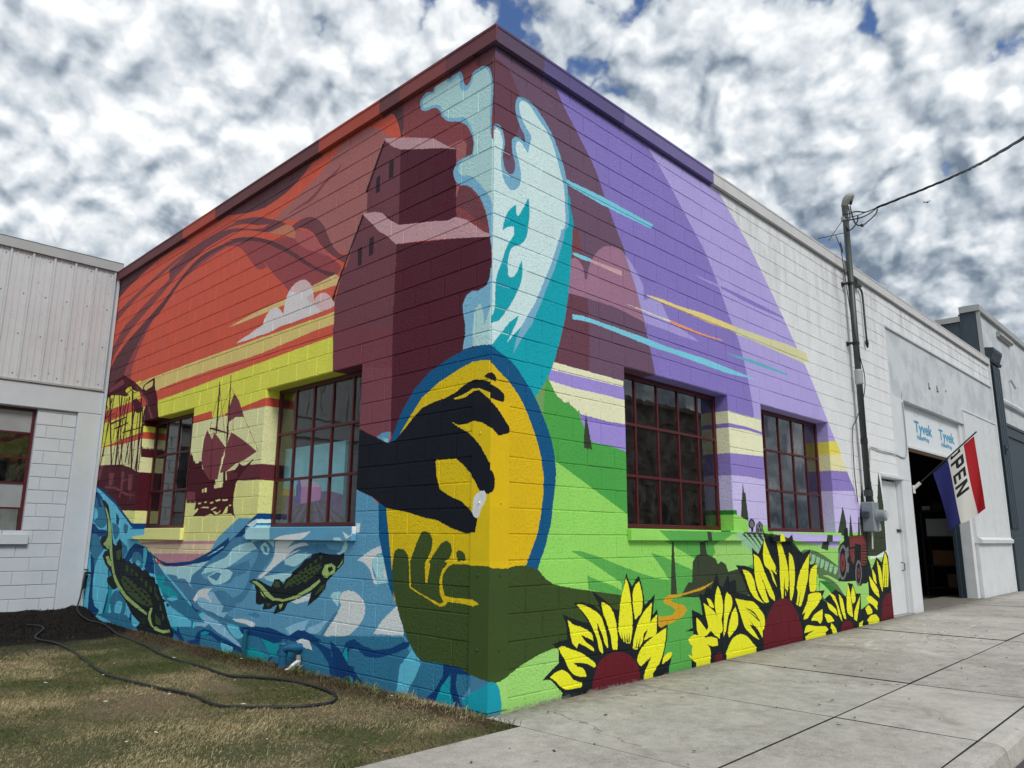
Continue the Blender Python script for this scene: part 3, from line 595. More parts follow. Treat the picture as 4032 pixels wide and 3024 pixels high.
fishM 6057,317 5965,245 6032,217
ink! 7709,722 7538,690 7669,664
ink! 7549,677 7381,646 7510,620
ink! 7392,633 7228,602 7354,576
ink! 7238,589 7078,560 7201,534
ink! 7088,547 6931,518 7052,492
ink! 6941,505 6787,477 6905,451
ink! 6796,465 6646,437 6762,411
ink! 6655,425 6507,398 6621,372
ink! 6517,386 6372,360 6484,334
ink! 7494,759 7327,727 7455,701
ink! 7337,711 7174,680 7299,655
ink! 7183,664 7024,634 7147,609
ink! 7033,619 6877,589 6997,564
ink! 6886,574 6733,545 6851,520
ink! 6742,531 6592,503 6708,477
ink! 6601,488 6454,460 6568,435
ink! 6463,446 6319,419 6430,394
ink! 6328,405 6186,379 6296,353
ink! 7284,794 7122,762 7246,737
ink! 7130,744 6972,713 7094,688
ink! 6980,695 6825,665 6945,640
ink! 6833,648 6681,618 6799,593
ink! 6690,601 6541,572 6656,547
ink! 6549,555 6403,527 6516,502
ink! 6411,510 6268,483 6379,458
ink! 6276,466 6135,440 6244,415
ink! 6143,423 6006,397 6112,372
ink! 7079,828 6921,796 7042,772
ink! 6929,776 6774,745 6893,721
ink! 6782,725 6631,695 6748,671
ink! 6639,675 6490,646 6605,622
ink! 6498,627 6353,598 6465,574
ink! 6360,579 6218,551 6328,526
ink! 6225,532 6086,505 6194,480
ink! 6093,486 5956,460 6062,435
ink! 5963,441 5829,415 5933,391
fishL! 6454,348 6388,345 6425,238 6362,162 6308,119 6183,121 6012,97 5779,124 5753,96 5963,62 6234,78 6396,128 6501,200 6501,280
fishM! 6286,280 6083,216 6068,154 6234,157
fishM! 6850,173 6590,206 6609,195
fishM! 6842,144 6583,177 6602,166
fishM! 6834,115 6575,149 6594,138
fishM! 6826,87 6567,120 6586,109
ink! 3794,798 3690,831 3563,824 3418,789 3296,770 3239,846 3140,853 3045,806 3010,855 2918,891 2892,932 2803,974 2715,1016 2660,1064 2557,1082 2531,1114 2387,1140 2299,1126 2186,1121 2075,1115 1970,1144 1974,1044 2050,990 2114,951 2205,888 2244,864 2265,797 2397,700 2563,617 2529,707 2505,754 2664,708 2811,660 2947,621 3002,547 3223,492 3154,592 3217,572 3280,544 3455,524 3424,592 3525,569 3604,580 3615,696 3662,770
fishL! 3733,805 3633,813 3485,769 3319,695 3230,660 3032,655 2786,709 2554,798 2374,882 2357,860 2521,769 2782,678 3029,635 3259,631 3400,667 3552,750 3665,786
fishM! 3029,759 2828,800 2619,841 2423,940 2342,988 2347,1034 2575,981 2811,911 2990,824
ink! 3012,752 2954,794 2888,774 2831,823 2751,804 2696,853 2618,833 2565,889 2504,876 2424,948 2395,941 2501,853 2615,810 2793,763
ink! 2968,778 2920,805 2904,778
ink! 2894,802 2848,829 2832,801
ink! 2822,825 2776,852 2760,825
ink! 2751,849 2705,876 2689,848
ink! 2680,872 2635,899 2620,871
ink! 2610,895 2565,921 2550,894
ink! 2541,918 2497,944 2482,917
ink! 2473,940 2429,966 2415,939
ink! 2405,962 2362,988 2348,961
ink! 2948,826 2901,853 2885,826
ink! 2875,850 2829,877 2813,849
ink! 2803,873 2757,900 2741,873
ink! 2732,896 2686,923 2671,896
ink! 2661,919 2616,946 2601,918
ink! 2592,942 2547,968 2532,941
ink! 2523,964 2478,990 2464,963
ink! 2455,986 2411,1012 2396,985
ink! 2387,1008 2344,1034 2330,1007
ink! 2929,875 2882,902 2866,874
ink! 2856,898 2810,925 2794,897
ink! 2784,921 2738,948 2722,920
ink! 2713,944 2667,970 2652,943
ink! 2643,967 2597,993 2582,965
ink! 2573,989 2528,1015 2514,988
ink! 2504,1011 2460,1037 2445,1010
ink! 2436,1033 2393,1059 2378,1031
ink! 2369,1055 2326,1080 2312,1053
fishL! 2337,943 2288,1020 2178,1038 2106,1011 2114,951 2208,925 2248,902 2305,907
fishL! 2091,996 2027,1035 1986,1088 1994,1051 2051,1005
ink! 2243,992 2175,1009 2145,980 2211,948
fishM! 2457,719 2353,822 2270,841 2293,795
fishM! 3265,796 3203,831 3136,826 3112,771 3211,766
fishM 2961,849 2888,875 2913,820
fishM 2865,891 2793,916 2817,862
fishM 2770,933 2699,957 2723,903
fishM 2677,973 2607,997 2631,944
fishM 2585,1013 2516,1037 2540,984
fishM 2494,1053 2426,1076 2450,1023
fishM 2405,1092 2338,1115 2361,1062
fishL! 3550,733 3453,672 3397,642 3487,670
fishM! 3390,594 3272,601 3333,557
fishL! 3121,594 3027,616 3084,557
skyW! 2810,653 2767,679 2749,656
skyW! 2735,668 2699,695 2684,674
skyW! 2667,684 2634,712 2617,693
skyW! 2603,703 2570,728 2556,709
navy! -4,2818 133,2837 327,2834 512,2796 786,2713 1001,2578 1168,2397 1266,2228 1342,2128 1421,2050 1476,1762 1440,1313 1250,852 891,478 -42,562
navy! 1446,1538 1426,1329 1373,1179 1282,1019 1212,981 1205,1602
gold! -6,2686 102,2707 234,2714 414,2674 665,2598 877,2495 1024,2359 1133,2249 1327,2032 1340,1538 1289,1312 1174,754 -37,826
tw2! 2012,2972 1779,2936 1720,2176 1945,2195
black! 1960,2364 1810,2302 1526,2194 1361,2129 1243,2148 1106,2246 1005,2324 872,2402 724,2433 563,2451 439,2483 319,2539 215,2561 127,2548 -9,2504 -12,2325 25,2429 155,2481 228,2486 346,2450 468,2434 437,2420 316,2425 213,2468 154,2466 52,2392 -11,2350 -15,2129 105,2194 206,2215 309,2200 400,2204 485,2236 399,2188 293,2138 196,2079 115,2003 43,1910 -21,1810 -24,1630 51,1623 122,1655 180,1734 239,1796 329,1870 421,1926 673,1933 657,1798 613,1683 471,1618 335,1575 203,1485 138,1436 163,1332 284,1323 478,1372 649,1433 794,1450 1029,1500 1341,1543 1563,1648 1793,1718 1906,1746
black! 99,2568 56,2589 -7,2587 -9,2514 13,2532
white 108,1649 66,1648 45,1623 51,1576 91,1520 124,1455 152,1441 195,1475 193,1542 177,1609
silver 121,1635 79,1624 58,1605 92,1573 134,1569 127,1588 99,1597 121,1612
silver 176,1561 133,1540 139,1483 174,1465 181,1484 158,1503 164,1532
olive! 1210,1127 1190,1175 1136,1195 1069,1186 1013,1145 978,1093 958,1120 900,1238 842,1329 790,1344 728,1323 685,1278 692,1201 730,1137 778,1079 763,985 747,1074 670,1151 574,1247 507,1266 458,1242 436,1180 463,1131 530,1098 471,1081 358,1082 265,1084 198,1077 -5,1080 -20,249 69,255 190,273 333,307 519,315 792,309 854,344 941,422 1009,503 1091,623 1153,748 1204,863 1224,994
olive 389,1175 361,1190 305,1176 276,1135 285,1113 377,1108
gold! 1012,1132 978,1093 953,881 817,831 715,805 575,765 527,780 578,844 586,942 556,1029 490,1087 434,1101 395,1089 489,1056 545,993 552,919 520,835 443,824 295,823 186,824 106,794 167,775 348,785 480,789 507,757 574,744 633,761 734,798 859,835 972,874 988,1080
gold! 778,1079 728,1093 707,1075 740,923 764,922'''
MURAL_R = '''purL -70,6176 3346,5820 3658,5684 3858,5541 4641,5016 5174,4562 5581,4193 5953,3851 6336,3482 6805,2946 7363,2295 7717,1751 7816,1053 7696,394 22,806
purM -70,6176 1772,5808 2058,5680 2663,5296 3246,4819 3480,4630 3743,4318 3996,3948 4218,3655 4385,3253 4478,2930 4508,2583 4352,574 22,806
maroonP -68,6036 574,5816 791,5551 919,5375 1161,5139 1410,4885 1561,4635 1745,4352 1895,4132 2051,3804 2192,3470 2366,2946 2451,2512 1426,1960 -2,2221
maroonR! -6,5422 5,5166 8,4537 192,4509 352,4989 323,5200 267,5270 183,5389 88,5416
maroonR2 1047,4135 1129,4161 1181,3991 1247,3606 1271,3442 1285,3230 1276,2827 1229,2785 653,2778 817,3019 974,3397
maroonR 1051,3832 1177,3770 1247,3606 1245,3508 1270,3418 1266,2826 1212,2794 653,2778 817,3019 974,3397 1014,3762
mauve 976,3491 1014,3762 1033,3840 1087,3861 1160,3838 1204,3789 1230,3699 1258,3694 1279,3797 1328,3897 1427,4025 1567,4119 1730,4151 1854,4135 1925,4063 2055,3846 2160,3543 2190,3470 1748,3515 1471,3513 1208,3506
lavC! 1878,4122 2020,4036 2125,3944 2198,3856 2190,3708 2374,3785 2501,3767 2612,3656 2690,3570 2872,3547 3149,3504 3277,3470 2866,3462 2507,3471 2212,3469 2161,3556 2054,3820
salmon! 1319,3913 1561,3917 1814,3928 1823,3872 1560,3879 1318,3882
cyan! 1049,3910 1179,3917 1319,3920 1324,3886 1179,3874 1048,3886
cyan! 965,4612 1501,4629 2414,4613 2376,4553 1498,4539 964,4565
cyan! 1034,3302 1168,3317 1296,3318 1740,3312 2160,3308 2613,3290 3370,3297 4641,3245 3923,3208 2850,3232 2378,3233 1943,3253 1351,3279 1167,3270 1033,3253
yelT! 2261,3784 2526,3801 2890,3802 3416,3835 4108,3833 4100,3755 3980,3761 3546,3745 3014,3760 2642,3759 2260,3771
yelP! 4108,3833 4782,3845 5587,3885 6200,3877 6248,3796 6301,3743 6053,3727 5562,3718 4604,3745 4100,3755
yelP! 4167,3832 4900,3855 5503,3850 5908,3888 5999,3825 6102,3700 5913,3712 5278,3723 4792,3761 4157,3738
cream2! 1767,3598 2065,3600 2398,3595 2675,3597 2674,3578 2284,3583 1958,3595
peach! 2676,3602 2876,3596 3260,3584 3823,3600 3786,3583 3258,3558 2873,3556 2674,3578
tealS! 3899,3461 4253,3468 4905,3479 5524,3466 5520,3437 4899,3438 4312,3440 3948,3451
tealS! 4128,3469 4480,3480 4851,3482 5241,3465 5613,3461 5237,3436 4847,3449 4125,3443
lavC! 3235,4263 3737,4275 3823,4266 3821,4247 3677,4249 3396,4245
purM! 3824,4275 4344,4280 4837,4275 5515,4258 5548,4231 4829,4215 4337,4223 3851,4246
cream! 639,2810 776,2806 1798,2794 1805,2733 729,2733
lav! 639,2731 729,2733 1805,2733 1814,2608 1411,2616 1009,2615 674,2633
cream! 550,2625 683,2634 1009,2615 1411,2616 1814,2608 1824,2289 1560,2281 1300,2292 726,2253
lav! 1124,2384 1256,2377 1513,2361 1825,2363 1857,2174 1814,2099 1179,2045
purM! 1124,2389 1293,2381 1514,2367 1821,2370 1820,2346 1513,2338 1292,2347 1149,2342
cream! 3819,2758 4217,2749 4692,2752 4688,2591 4293,2612 3804,2613
purM! 3804,2613 4294,2616 4688,2591 4701,2561 4289,2576 3798,2555
cream! 3799,2562 4289,2576 4716,2555 4731,2287 3840,2264
purM2! 3840,2264 4731,2290 4742,2002 4285,2014 3842,2011
lavL! 3842,2011 4285,2014 4742,2002 4801,1341 3774,1361
lavR! 6193,1931 7604,2006 7792,1752 7815,1316 6201,1309
purM2! 6248,2237 7362,2281 7626,1995 6830,1952 6190,1917
creamR! 6244,2445 7194,2523 7372,2280 6247,2234
yelR! 6232,2608 7047,2703 7207,2521 6243,2441
lavL! 6153,1934 7604,2007 7697,1339 7664,1197 6023,1202
tealW! 1016,4456 1051,4146 1029,3835 989,3527 934,3257 846,2977 742,2736 629,2555 535,2436 280,2504 0,2765 -21,4030
tealW! 916,4659 977,4557 1002,4416 1071,4167 909,4043
splO 2,4206 -7,4736 22,4783 82,4785 120,4731 136,4645 115,4498 147,4406 207,4383 253,4418 268,4510 236,4591 224,4704 266,4762 329,4782 393,4755 384,4829 320,4898 264,5030 279,5133 326,5182 407,5195 506,5181 623,5115 760,4998 856,4861 926,4725 969,4579 981,4434 954,4107 8,3812
splO! -22,4095 984,4445 974,4244 922,4009 816,3728 680,3462 583,3269 488,3094 351,2925 256,2786 299,2936 366,3068 274,3242 -7,3176
splW 3,4095 1,4682 30,4745 67,4744 98,4699 111,4634 93,4489 110,4358 163,4264 239,4245 316,4307 343,4422 314,4552 274,4654 290,4725 329,4741 385,4710 433,4669 457,4763 473,4854 408,4912 359,4964 319,5043 319,5115 366,5159 440,5158 573,5068 708,4977 794,4849 880,4646 924,4537 939,4357 910,4093 8,3812
splO 118,4499 147,4406 207,4381 261,4426 271,4511 299,4546 343,4445 324,4322 239,4249 163,4264 110,4358
splW! -22,4095 944,4431 934,4292 870,4017 748,3722 632,3495 535,3303 426,3146 351,3043 247,2937 182,2866 247,2979 305,3087 323,3134 217,3057 117,2942 9,2820
tealW 120,3838 134,3915 177,4018 252,4105 282,4121 291,4038 314,4029 375,4129 441,4245 458,4122 439,3978 416,3867 346,3779 255,3730 211,3672 186,3567 190,3459 228,3447 287,3495 332,3585 362,3640 368,3550 348,3434 274,3285 186,3157 87,3040 6,3004 9,3044 36,3133 41,3250 53,3402 109,3545 180,3719 257,3842 256,3914 208,3899 149,3864
forest! 527,2458 668,2623 732,2595 756,2533 879,2485 915,2457 976,2482 1029,2394 1072,2377 1116,2430 1136,2351 1198,2135 1192,1849 408,1799 345,2506
grB 676,2677 837,2493 1072,2425 1174,2292 1287,2158 1535,2142 1824,2109 1839,1502 1648,1570 1164,1774 673,1985
grB 496,2276 667,2275 843,2268 976,2245 1113,2238 1216,2137 1210,1850 437,1801
grL! 489,2072 736,1958 1164,1785 1392,1688 1839,1507 1933,1389 3505,1398 3895,1437 4209,1505 4743,1399 5005,1372 7901,1399 8407,-686 383,-369 104,812
cyp! 1216,2421 1237,2310 1278,2157 1298,2079 1179,2087 1181,2204
grD! 3494,1563 3686,1582 3829,1613 3942,1612 3944,1362 3475,1358
grL! 3677,1360 3732,1495 3809,1558 3909,1567 4051,1543 4208,1491 4205,1337
lavL! 4196,1519 4694,1515 4772,1370 4208,1365
grL! 4556,1440 4622,1463 4712,1413 4772,1370 4514,1360
cyp! 4118,1951 4141,1813 4167,1836 4187,1702 4215,1498 4036,1543 4082,1768
ink 4205,1470 4249,1513 4302,1524 4352,1501 4364,1451 4321,1422 4309,1380 4269,1372 4259,1414 4215,1428
grey 4235,1470 4285,1506 4328,1486 4332,1444 4275,1424 4241,1442
ink! 4376,1373 4396,1459 4485,1503 4565,1462 4547,1368
grey! 4398,1381 4413,1452 4483,1485 4542,1454 4525,1375
ink! 4458,1460 4495,1461 4492,1432 4454,1431
ink! 4421,1412 4458,1413 4455,1388 4418,1388
ink! 4489,1413 4521,1414 4517,1385 4486,1385
grM! 2266,1370 3835,1367 3549,1256 3322,1076 2974,1093 2477,1257
grL! 3835,1367 4005,1359 3951,1256 3549,1258
grM! 980,1184 1121,1181 1380,1126 1651,1057 1938,984 2241,921 2498,887 2353,1020 2191,1158 2424,1113 2688,1043 2965,970 3023,1093 3324,1101 3528,1046 3828,1041 4264,1048 4809,895 4674,-73 2466,52 1801,84 1679,785 1460,811 1216,858 1202,974 1356,926 1534,882 1699,827 1702,892 1501,979 1256,1086
grL! 2586,1219 2765,1145 2922,1045 2965,976 2688,1049 2579,1111
grL2! 3721,1349 4285,1214 4259,1006 3817,935 3479,1086 3387,1217
grL! 3785,634 4709,643 4717,699 4225,720
grL2! 3396,1200 3756,1269 4196,1148 4231,1003 3876,1010 3720,921 3450,1041
grL2! 5354,1272 6788,1186 6752,1011 6146,1077 5656,1164
lavR! 4742,1366 6820,1348 6785,1171 6347,1202 5671,1259 5294,1285
grL2! 3856,824 4056,829 4114,674 3890,684
grL2! 6037,857 6816,952 8834,1045 8738,330 7741,368 6950,484 6752,637 6270,795
grD 6089,760 6366,736 6740,580 6867,460 6206,453 6061,610
grL2 6120,745 6315,655 6575,503 6218,521 6066,637
cyp 3789,1351 3914,1362 4275,1370 4656,1359 5056,1317 5352,1258 5527,1164 5642,1083 5547,897 5293,878 4733,1094 4307,1196 4005,1269
mint 3851,1352 3896,1357 4169,1245 4375,1098 4334,1086 4103,1233
mint 3976,1351 4022,1355 4297,1218 4485,1066 4442,1054 4229,1206
mint 4103,1349 4150,1352 4427,1191 4596,1033 4553,1022 4358,1179
mint 4233,1348 4281,1349 4560,1163 4709,1000 4665,988 4490,1151
mint 4366,1346 4414,1347 4696,1134 4824,966 4779,955 4624,1122
mint 4501,1345 4551,1344 4835,1105 4941,932 4895,920 4761,1093
mint! 3774,1316 3815,1358 3990,1363 3910,1323 4104,1245 4248,1148 4100,1209 3882,1299
olvG 5518,1111 5655,1157 5987,1148 6323,1075 6597,985 6772,924 6769,722 6382,820 6067,829 5955,969
mint 5782,1136 5893,1115 5791,993 5729,1014
mint 5918,1104 6030,1084 5927,966 5864,987
mint 6055,1072 6170,1051 6066,938 6001,960
mint 6196,1040 6312,1018 6207,910 6141,932
mint 6339,1007 6457,985 6351,881 6283,904
mint 6484,973 6605,951 6497,852 6429,875
mint 6632,939 6756,916 6646,822 6577,845
olvG 6067,829 6377,792 6686,682 6950,484 6870,474 6600,629 6298,753 6060,795
cyp! 2566,1261 2596,1261 2626,744 2511,749
cyp! 3098,1262 3211,1262 3238,1134 3401,1087 3460,1022 3529,1053 3633,1018 3679,939 3904,962 4244,883 4218,666 3015,698 2688,723 2786,805 2836,851 2920,855 2947,1056 3025,1117 3100,1135
cyp! 3177,1365 3261,1366 3277,1258 3193,1258
path 3365,848 3147,805 2877,767 2667,747 2489,749 2400,719 2380,677 2504,642 2590,599 2520,559 2284,558 2277,449 2493,478 2720,535 2803,589 2728,641 2539,675 2507,697 2666,725 2899,750 3144,776
cyp! 6976,1349 7092,1759 7173,1532 7172,1343
cyp! 7274,1343 7363,1659 7397,1344
cyp! 6339,1352 6521,1353 6500,1245 6444,1145 6217,1174 6283,1245
cyp! 7709,1393 7710,1609 7910,2152 7945,1871 8187,1806 8327,2209 8365,1888 8509,1817 8677,2371 8738,2175 8787,1826 8744,1137 8261,1048 7902,1053
cyp! 6819,1351 7081,1760 7139,1492 7201,1354
cyp! 7245,1345 7350,1654 7386,1346
ink! 7587,1348 7665,1626 7693,1536 7665,1348
ink! 6801,1157 6872,1222 7039,1274 7062,1425 7138,1463 7217,1457 7211,1335 7275,1348 7760,1362 7930,1339 7949,1197 7902,1040 7986,929 8011,850 7907,698 7769,664 7597,663 7548,634 7447,646 7360,716 6999,714 6714,731 6781,779
greyT 7102,976 7062,871 6996,789 6919,745 6844,747 6786,795 6757,879 6762,982 6799,1086 6863,1170 6941,1216 7018,1216 7077,1168 7107,1083
ink 7054,974 7024,888 6977,821 6923,784 6871,786 6833,825 6816,893 6822,978 6851,1063 6897,1132 6951,1170 7004,1170 7043,1131 7061,1061
rust2 7014,970 6994,916 6961,874 6922,851 6884,852 6856,876 6841,920 6844,973 6863,1027 6896,1070 6935,1094 6973,1093 7002,1069 7017,1025
ink 6951,967 6945,949 6935,935 6924,928 6914,928 6906,936 6903,950 6904,968 6910,986 6920,1000 6931,1008 6941,1007 6948,999 6952,985
greyT! 7053,1155 7182,1199 7173,1064 7081,1006 7167,945 7102,828 7030,860 7080,947 7028,1037
rust2! 7252,1339 7715,1354 7885,1336 7899,1213 7832,932 7678,917 7618,936 7684,1221 7456,1237 7426,1199 7239,1184
rust2! 7212,1154 7399,1168 7396,1062 7349,942 7257,988
ink! 7727,1221 7908,1213 7904,1197 7724,1205
ink! 7717,1177 7898,1169 7894,1153 7714,1162
ink! 7707,1134 7887,1125 7884,1109 7703,1119
ink! 7697,1091 7877,1081 7873,1066 7693,1075
ink! 7687,1048 7866,1037 7863,1022 7683,1032
ink! 7677,1004 7856,994 7852,978 7673,989
ink! 7667,962 7846,951 7842,935 7663,946
greyT 7611,814 7580,735 7531,672 7473,639 7418,641 7377,678 7357,742 7363,821 7393,900 7441,963 7499,998 7555,997 7597,960 7617,895
ink 7573,812 7550,750 7516,701 7476,675 7439,677 7413,705 7401,755 7407,817 7429,878 7463,928 7503,955 7540,954 7567,926 7579,875
rust2 7535,813 7523,779 7504,753 7482,738 7462,739 7447,754 7441,782 7444,816 7456,850 7475,877 7497,891 7517,891 7532,875 7538,848
ink 7506,814 7502,802 7495,793 7487,788 7480,788 7474,794 7472,803 7473,815 7477,827 7484,836 7492,841 7499,841 7505,836 7507,826
ink! 7658,1627 7692,1628 7664,1353 7595,1353
grL2! 10,325 245,299 437,414 852,470 844,-282 18,-143
navy -37,2810 11,2811 97,2773 185,2744 287,2688 392,2595 498,2492 593,2366 675,2237 730,2131 771,2006 791,1869 783,1732 747,1533 725,1408 691,1320 644,1197 513,1020 301,985 -5,994
navy! 31,1353 704,1362 657,1242 559,1037 420,1069 36,1077
gold! -35,2682 7,2676 87,2619 212,2549 341,2433 419,2335 498,2199 552,2096 612,1938 635,1796 632,1653 605,1502 558,1319 424,1081 300,1026 -6,1026
black -16,2589 14,2591 45,2581 70,2545 58,2524 22,2527 -15,2536
black! -14,2506 89,2470 157,2436 160,2390 148,2365 78,2366 -12,2389
black! -11,2350 18,2347 104,2278 203,2176 221,2142 194,2113 85,2087 46,2115 -8,2152
black! -8,1831 34,1784 52,1743 52,1676 30,1642 -5,1624
olive! -10,1078 36,1063 129,1059 224,1059 293,1074 420,1074 566,1037 656,967 747,919 856,896 1033,870 1460,816 1716,781 1702,397 759,411 580,381 409,335 219,262 140,236 88,229 5,243
teal2! 5,244 50,239 95,224 128,173 146,92 146,6 147,-79 11,-58
ink! 616,181 713,239 819,293 820,389 741,444 821,460 930,466 916,574 869,670 996,627 1143,587 1210,583 1112,680 1006,751 1113,756 1282,721 1384,663 1351,738 1284,803 1259,846 1370,789 1493,730 1582,662 1655,658 1718,826 1778,979 1817,910 1863,853 1915,907 1980,949 2013,881 2048,768 2063,678 2147,718 2233,770 2206,658 2191,581 2267,627 2279,473 2319,448 2445,478 2419,338 2345,177 2508,205 2433,50 1973,54 1952,14 1231,3 786,15 863,52 772,129 712,174
yelF 705,193 788,226 865,231 942,194 1005,138 1117,105 1108,68 1020,69 910,74 848,101 772,157
yelF 817,408 867,418 977,383 1105,342 1204,292 1287,244 1307,212 1269,211 1203,238 1104,263 1007,273 1055,239 1136,211 1176,147 1102,151 1021,175 943,232 897,304 851,357
yelF 932,622 1012,577 1109,550 1209,512 1259,478 1274,421 1207,452 1108,485 1173,425 1273,366 1281,335 1172,385 1074,424 1049,386 993,431 963,521
yelF 1047,739 1146,729 1281,680 1383,622 1434,536 1466,440 1481,346 1446,370 1397,467 1330,574 1345,491 1394,385 1409,302 1358,337 1326,432 1277,517 1194,624
yelF 1395,741 1493,709 1563,642 1605,544 1623,427 1616,323 1552,329 1520,446 1453,586 1411,672
yelF 1776,933 1814,844 1846,690 1860,558 1846,452 1813,358 1738,365 1683,401 1640,478 1654,615 1698,784
yelF 1978,896 2010,814 2031,713 2000,615 1899,556 1875,666 1871,798 1913,862
yelF 2183,694 2160,583 2124,474 2030,415 2007,352 1926,294 1849,307 1872,396 1936,510 2040,612
yelF 2259,576 2251,464 2233,399 2109,376 2027,355 2092,443 2178,537
yelF 2415,446 2398,340 2349,232 2280,139 2152,55 2012,55 2076,128 2150,207 1997,147 1977,139 1921,188 1943,250 2025,317 2212,389
yelF 2504,211 2473,164 2321,118 2345,177 2433,213
ink! 1685,464 1712,372 1689,374
ink! 1723,461 1745,366 1723,368
ink! 1764,458 1777,363 1755,365
ink! 1804,455 1806,364 1783,366
ink! 1930,391 1909,301 1886,303
ink! 1980,397 1948,303 1924,305
ink! 2099,201 2008,125 1984,127
ink! 1347,553 1422,382 1401,384
wineC 1231,1 1267,107 1320,210 1408,272 1515,297 1624,300 1753,274 1864,215 1938,132 1961,13
ink! 2724,23 2846,40 2903,374 2751,385 2895,405 2888,584 2990,556 3093,518 3048,745 3131,709 3204,804 3289,767 3429,940 3474,804 3540,779 3671,911 3687,830 3834,848 3843,710 4138,661 3984,867 3863,1005 4075,994 4278,954 4254,1197 4405,1122 4592,1295 4552,1421 4649,1308 4912,1348 4986,1245 5242,1351 5272,1245 5647,1110 5872,1169 5821,972 6060,981 6028,803 5962,628 6239,630 6115,526 6313,461 6218,521 6600,629 6956,513 7054,697 7229,676 7320,539 7504,531 7473,309 7830,379 7839,777 8089,896 8261,1035 8472,952 8666,1145 8785,1045 8808,585 8792,86 8245,77 6634,66 5476,82 4427,42 3333,34
yelF 2805,299 2900,337 3013,323 3116,293 3246,293 3376,261 3381,195 3259,196 3154,227 3214,179 3228,93 3181,45 3031,40 2910,79 2784,158 2874,139 2858,192 2881,230 2842,255
yelF 2975,504 3065,445 3166,363 3201,393 3158,524 3125,639 3250,584 3356,523 3414,421 3439,331 3421,257 3335,296 3251,346 3161,311 3052,288 2976,378
yelF 3194,684 3279,658 3339,578 3251,594
yelF 3434,800 3489,725 3525,623 3520,524 3485,448 3497,338 3436,299 3423,398 3377,510 3353,610 3387,730
yelF 3629,725 3718,670 3735,601 3678,514 3625,461 3564,321 3513,271 3525,391 3550,522 3575,654
yelF 3798,557 3841,470 3830,368 3751,307 3627,250 3610,307 3670,436 3725,511
yelF 3800,649 4031,614 4233,586 4379,494 4475,405 4476,309 4402,256 4338,378 4220,480 4022,539 4217,457 4361,353 4404,232 4392,180 4251,314 4101,348 4218,258 4311,169 4187,215 3997,322 3934,418 3873,536
yelF 3541,94 3619,174 3721,242 3892,264 4036,227 4154,148 4245,94 4166,44 3964,30 3699,43 3562,64
yelF 4007,954 4169,921 4263,834 4302,725 4369,626 4494,554 4365,590 4240,644 4147,731 4083,840
yelF 4298,1123 4426,1073 4519,948 4588,848 4684,734 4767,619 4760,570 4641,625 4517,728 4606,566 4497,572 4377,686 4312,808 4291,954
yelF 4577,1289 4659,1170 4731,1081 4831,979 4886,914 4845,871 4713,944 4782,829 4847,721 4750,805 4681,920 4552,997 4527,1121
yelF 4913,1352 5001,1351 5046,1252 4900,1258
yelF 4911,1239 5014,1239 5090,1141 5157,985 5182,855 5144,702 5023,588 4951,597 4934,787 4949,989 4938,1117
yelF 5240,1133 5323,1073 5363,928 5348,798 5287,645 5212,553 5179,573 5193,726 5203,932 5214,1062
yelF 5839,1115 5788,972 5744,812 5636,656 5514,504 5445,469 5341,501 5410,640 5388,693 5475,847 5624,976
yelF 6052,974 6011,803 5948,643 5779,636 5770,771 5842,903 5952,955
yelF 5724,599 6094,602 6124,539 5964,453 5785,384 5608,303 5514,310 5592,396 5492,369 5567,436 5678,522
yelF 6125,396 6104,283 6024,221 5930,261 5749,274 5844,340
yelF 5595,226 5885,198 6187,172 6267,129 6138,92 5865,88 5525,90 5675,129 5844,155 5518,142
yelF 6370,203 6469,155 6597,62 6436,82 6341,144
yelF 6183,332 6355,307 6482,223 6266,217 6207,276
yelF 6281,477 6483,410 6581,348 6603,277 6434,344 6335,391
yelF 6374,590 6547,547 6637,443 6720,298 6754,190 6643,289 6595,418
yelF 6698,561 6816,491 6865,360 6892,216 6820,235 6737,381
yelF 7051,683 7104,564 7132,417 7149,227 7055,248 6952,312 6969,483
yelF 7222,647 7296,526 7277,438 7169,407 7134,519
yelF 7476,502 7398,343 7275,160 7182,196 7228,309
yelF 7720,460 7856,484 8019,430 8163,376 8111,263 7952,342 7752,413
yelF 7642,314 7780,351 7894,284 7905,237 7707,227
yelF 7667,148 7831,204 8051,201 8167,128 8089,88 7803,90
yelF 7349,126 7521,158 7467,103 7380,84
yelF 7902,767 8076,661 8228,545 8246,434 8042,522 7932,619
yelF 8037,865 8152,784 8182,633 8065,708
yelF 8272,987 8401,857 8444,663 8403,506 8306,668
yelF 8655,1104 8743,980 8739,783 8659,575 8470,582 8469,759 8543,951
ink! 5060,840 5051,580 4992,583
ink! 4021,527 4364,377 4336,367
ink! 4084,419 4345,225 4317,215
ink! 4407,927 4640,613 4611,608
ink! 5055,706 5110,678 5080,578
ink! 5513,687 5416,484 5386,485
ink! 8664,1047 8530,596 8498,597
ink! 8728,1013 8611,577 8583,578
ink! 4862,991 4879,864 4823,916
wineC 4414,41 4425,230 4494,344 4620,468 4772,557 4950,591 5124,570 5290,465 5392,331 5462,185 5459,77
wineC 3300,38 3327,93 3408,123 3469,101 3456,37
wineC 6670,56 6704,130 6810,186 6964,189 7111,143 7175,73
wineC! 8223,78 8371,381 8535,468 8781,489 8894,451 8788,70'''
GAIN_L, GAIN_R = 0.66, 0.84
PPM, ZB = 250, -.25
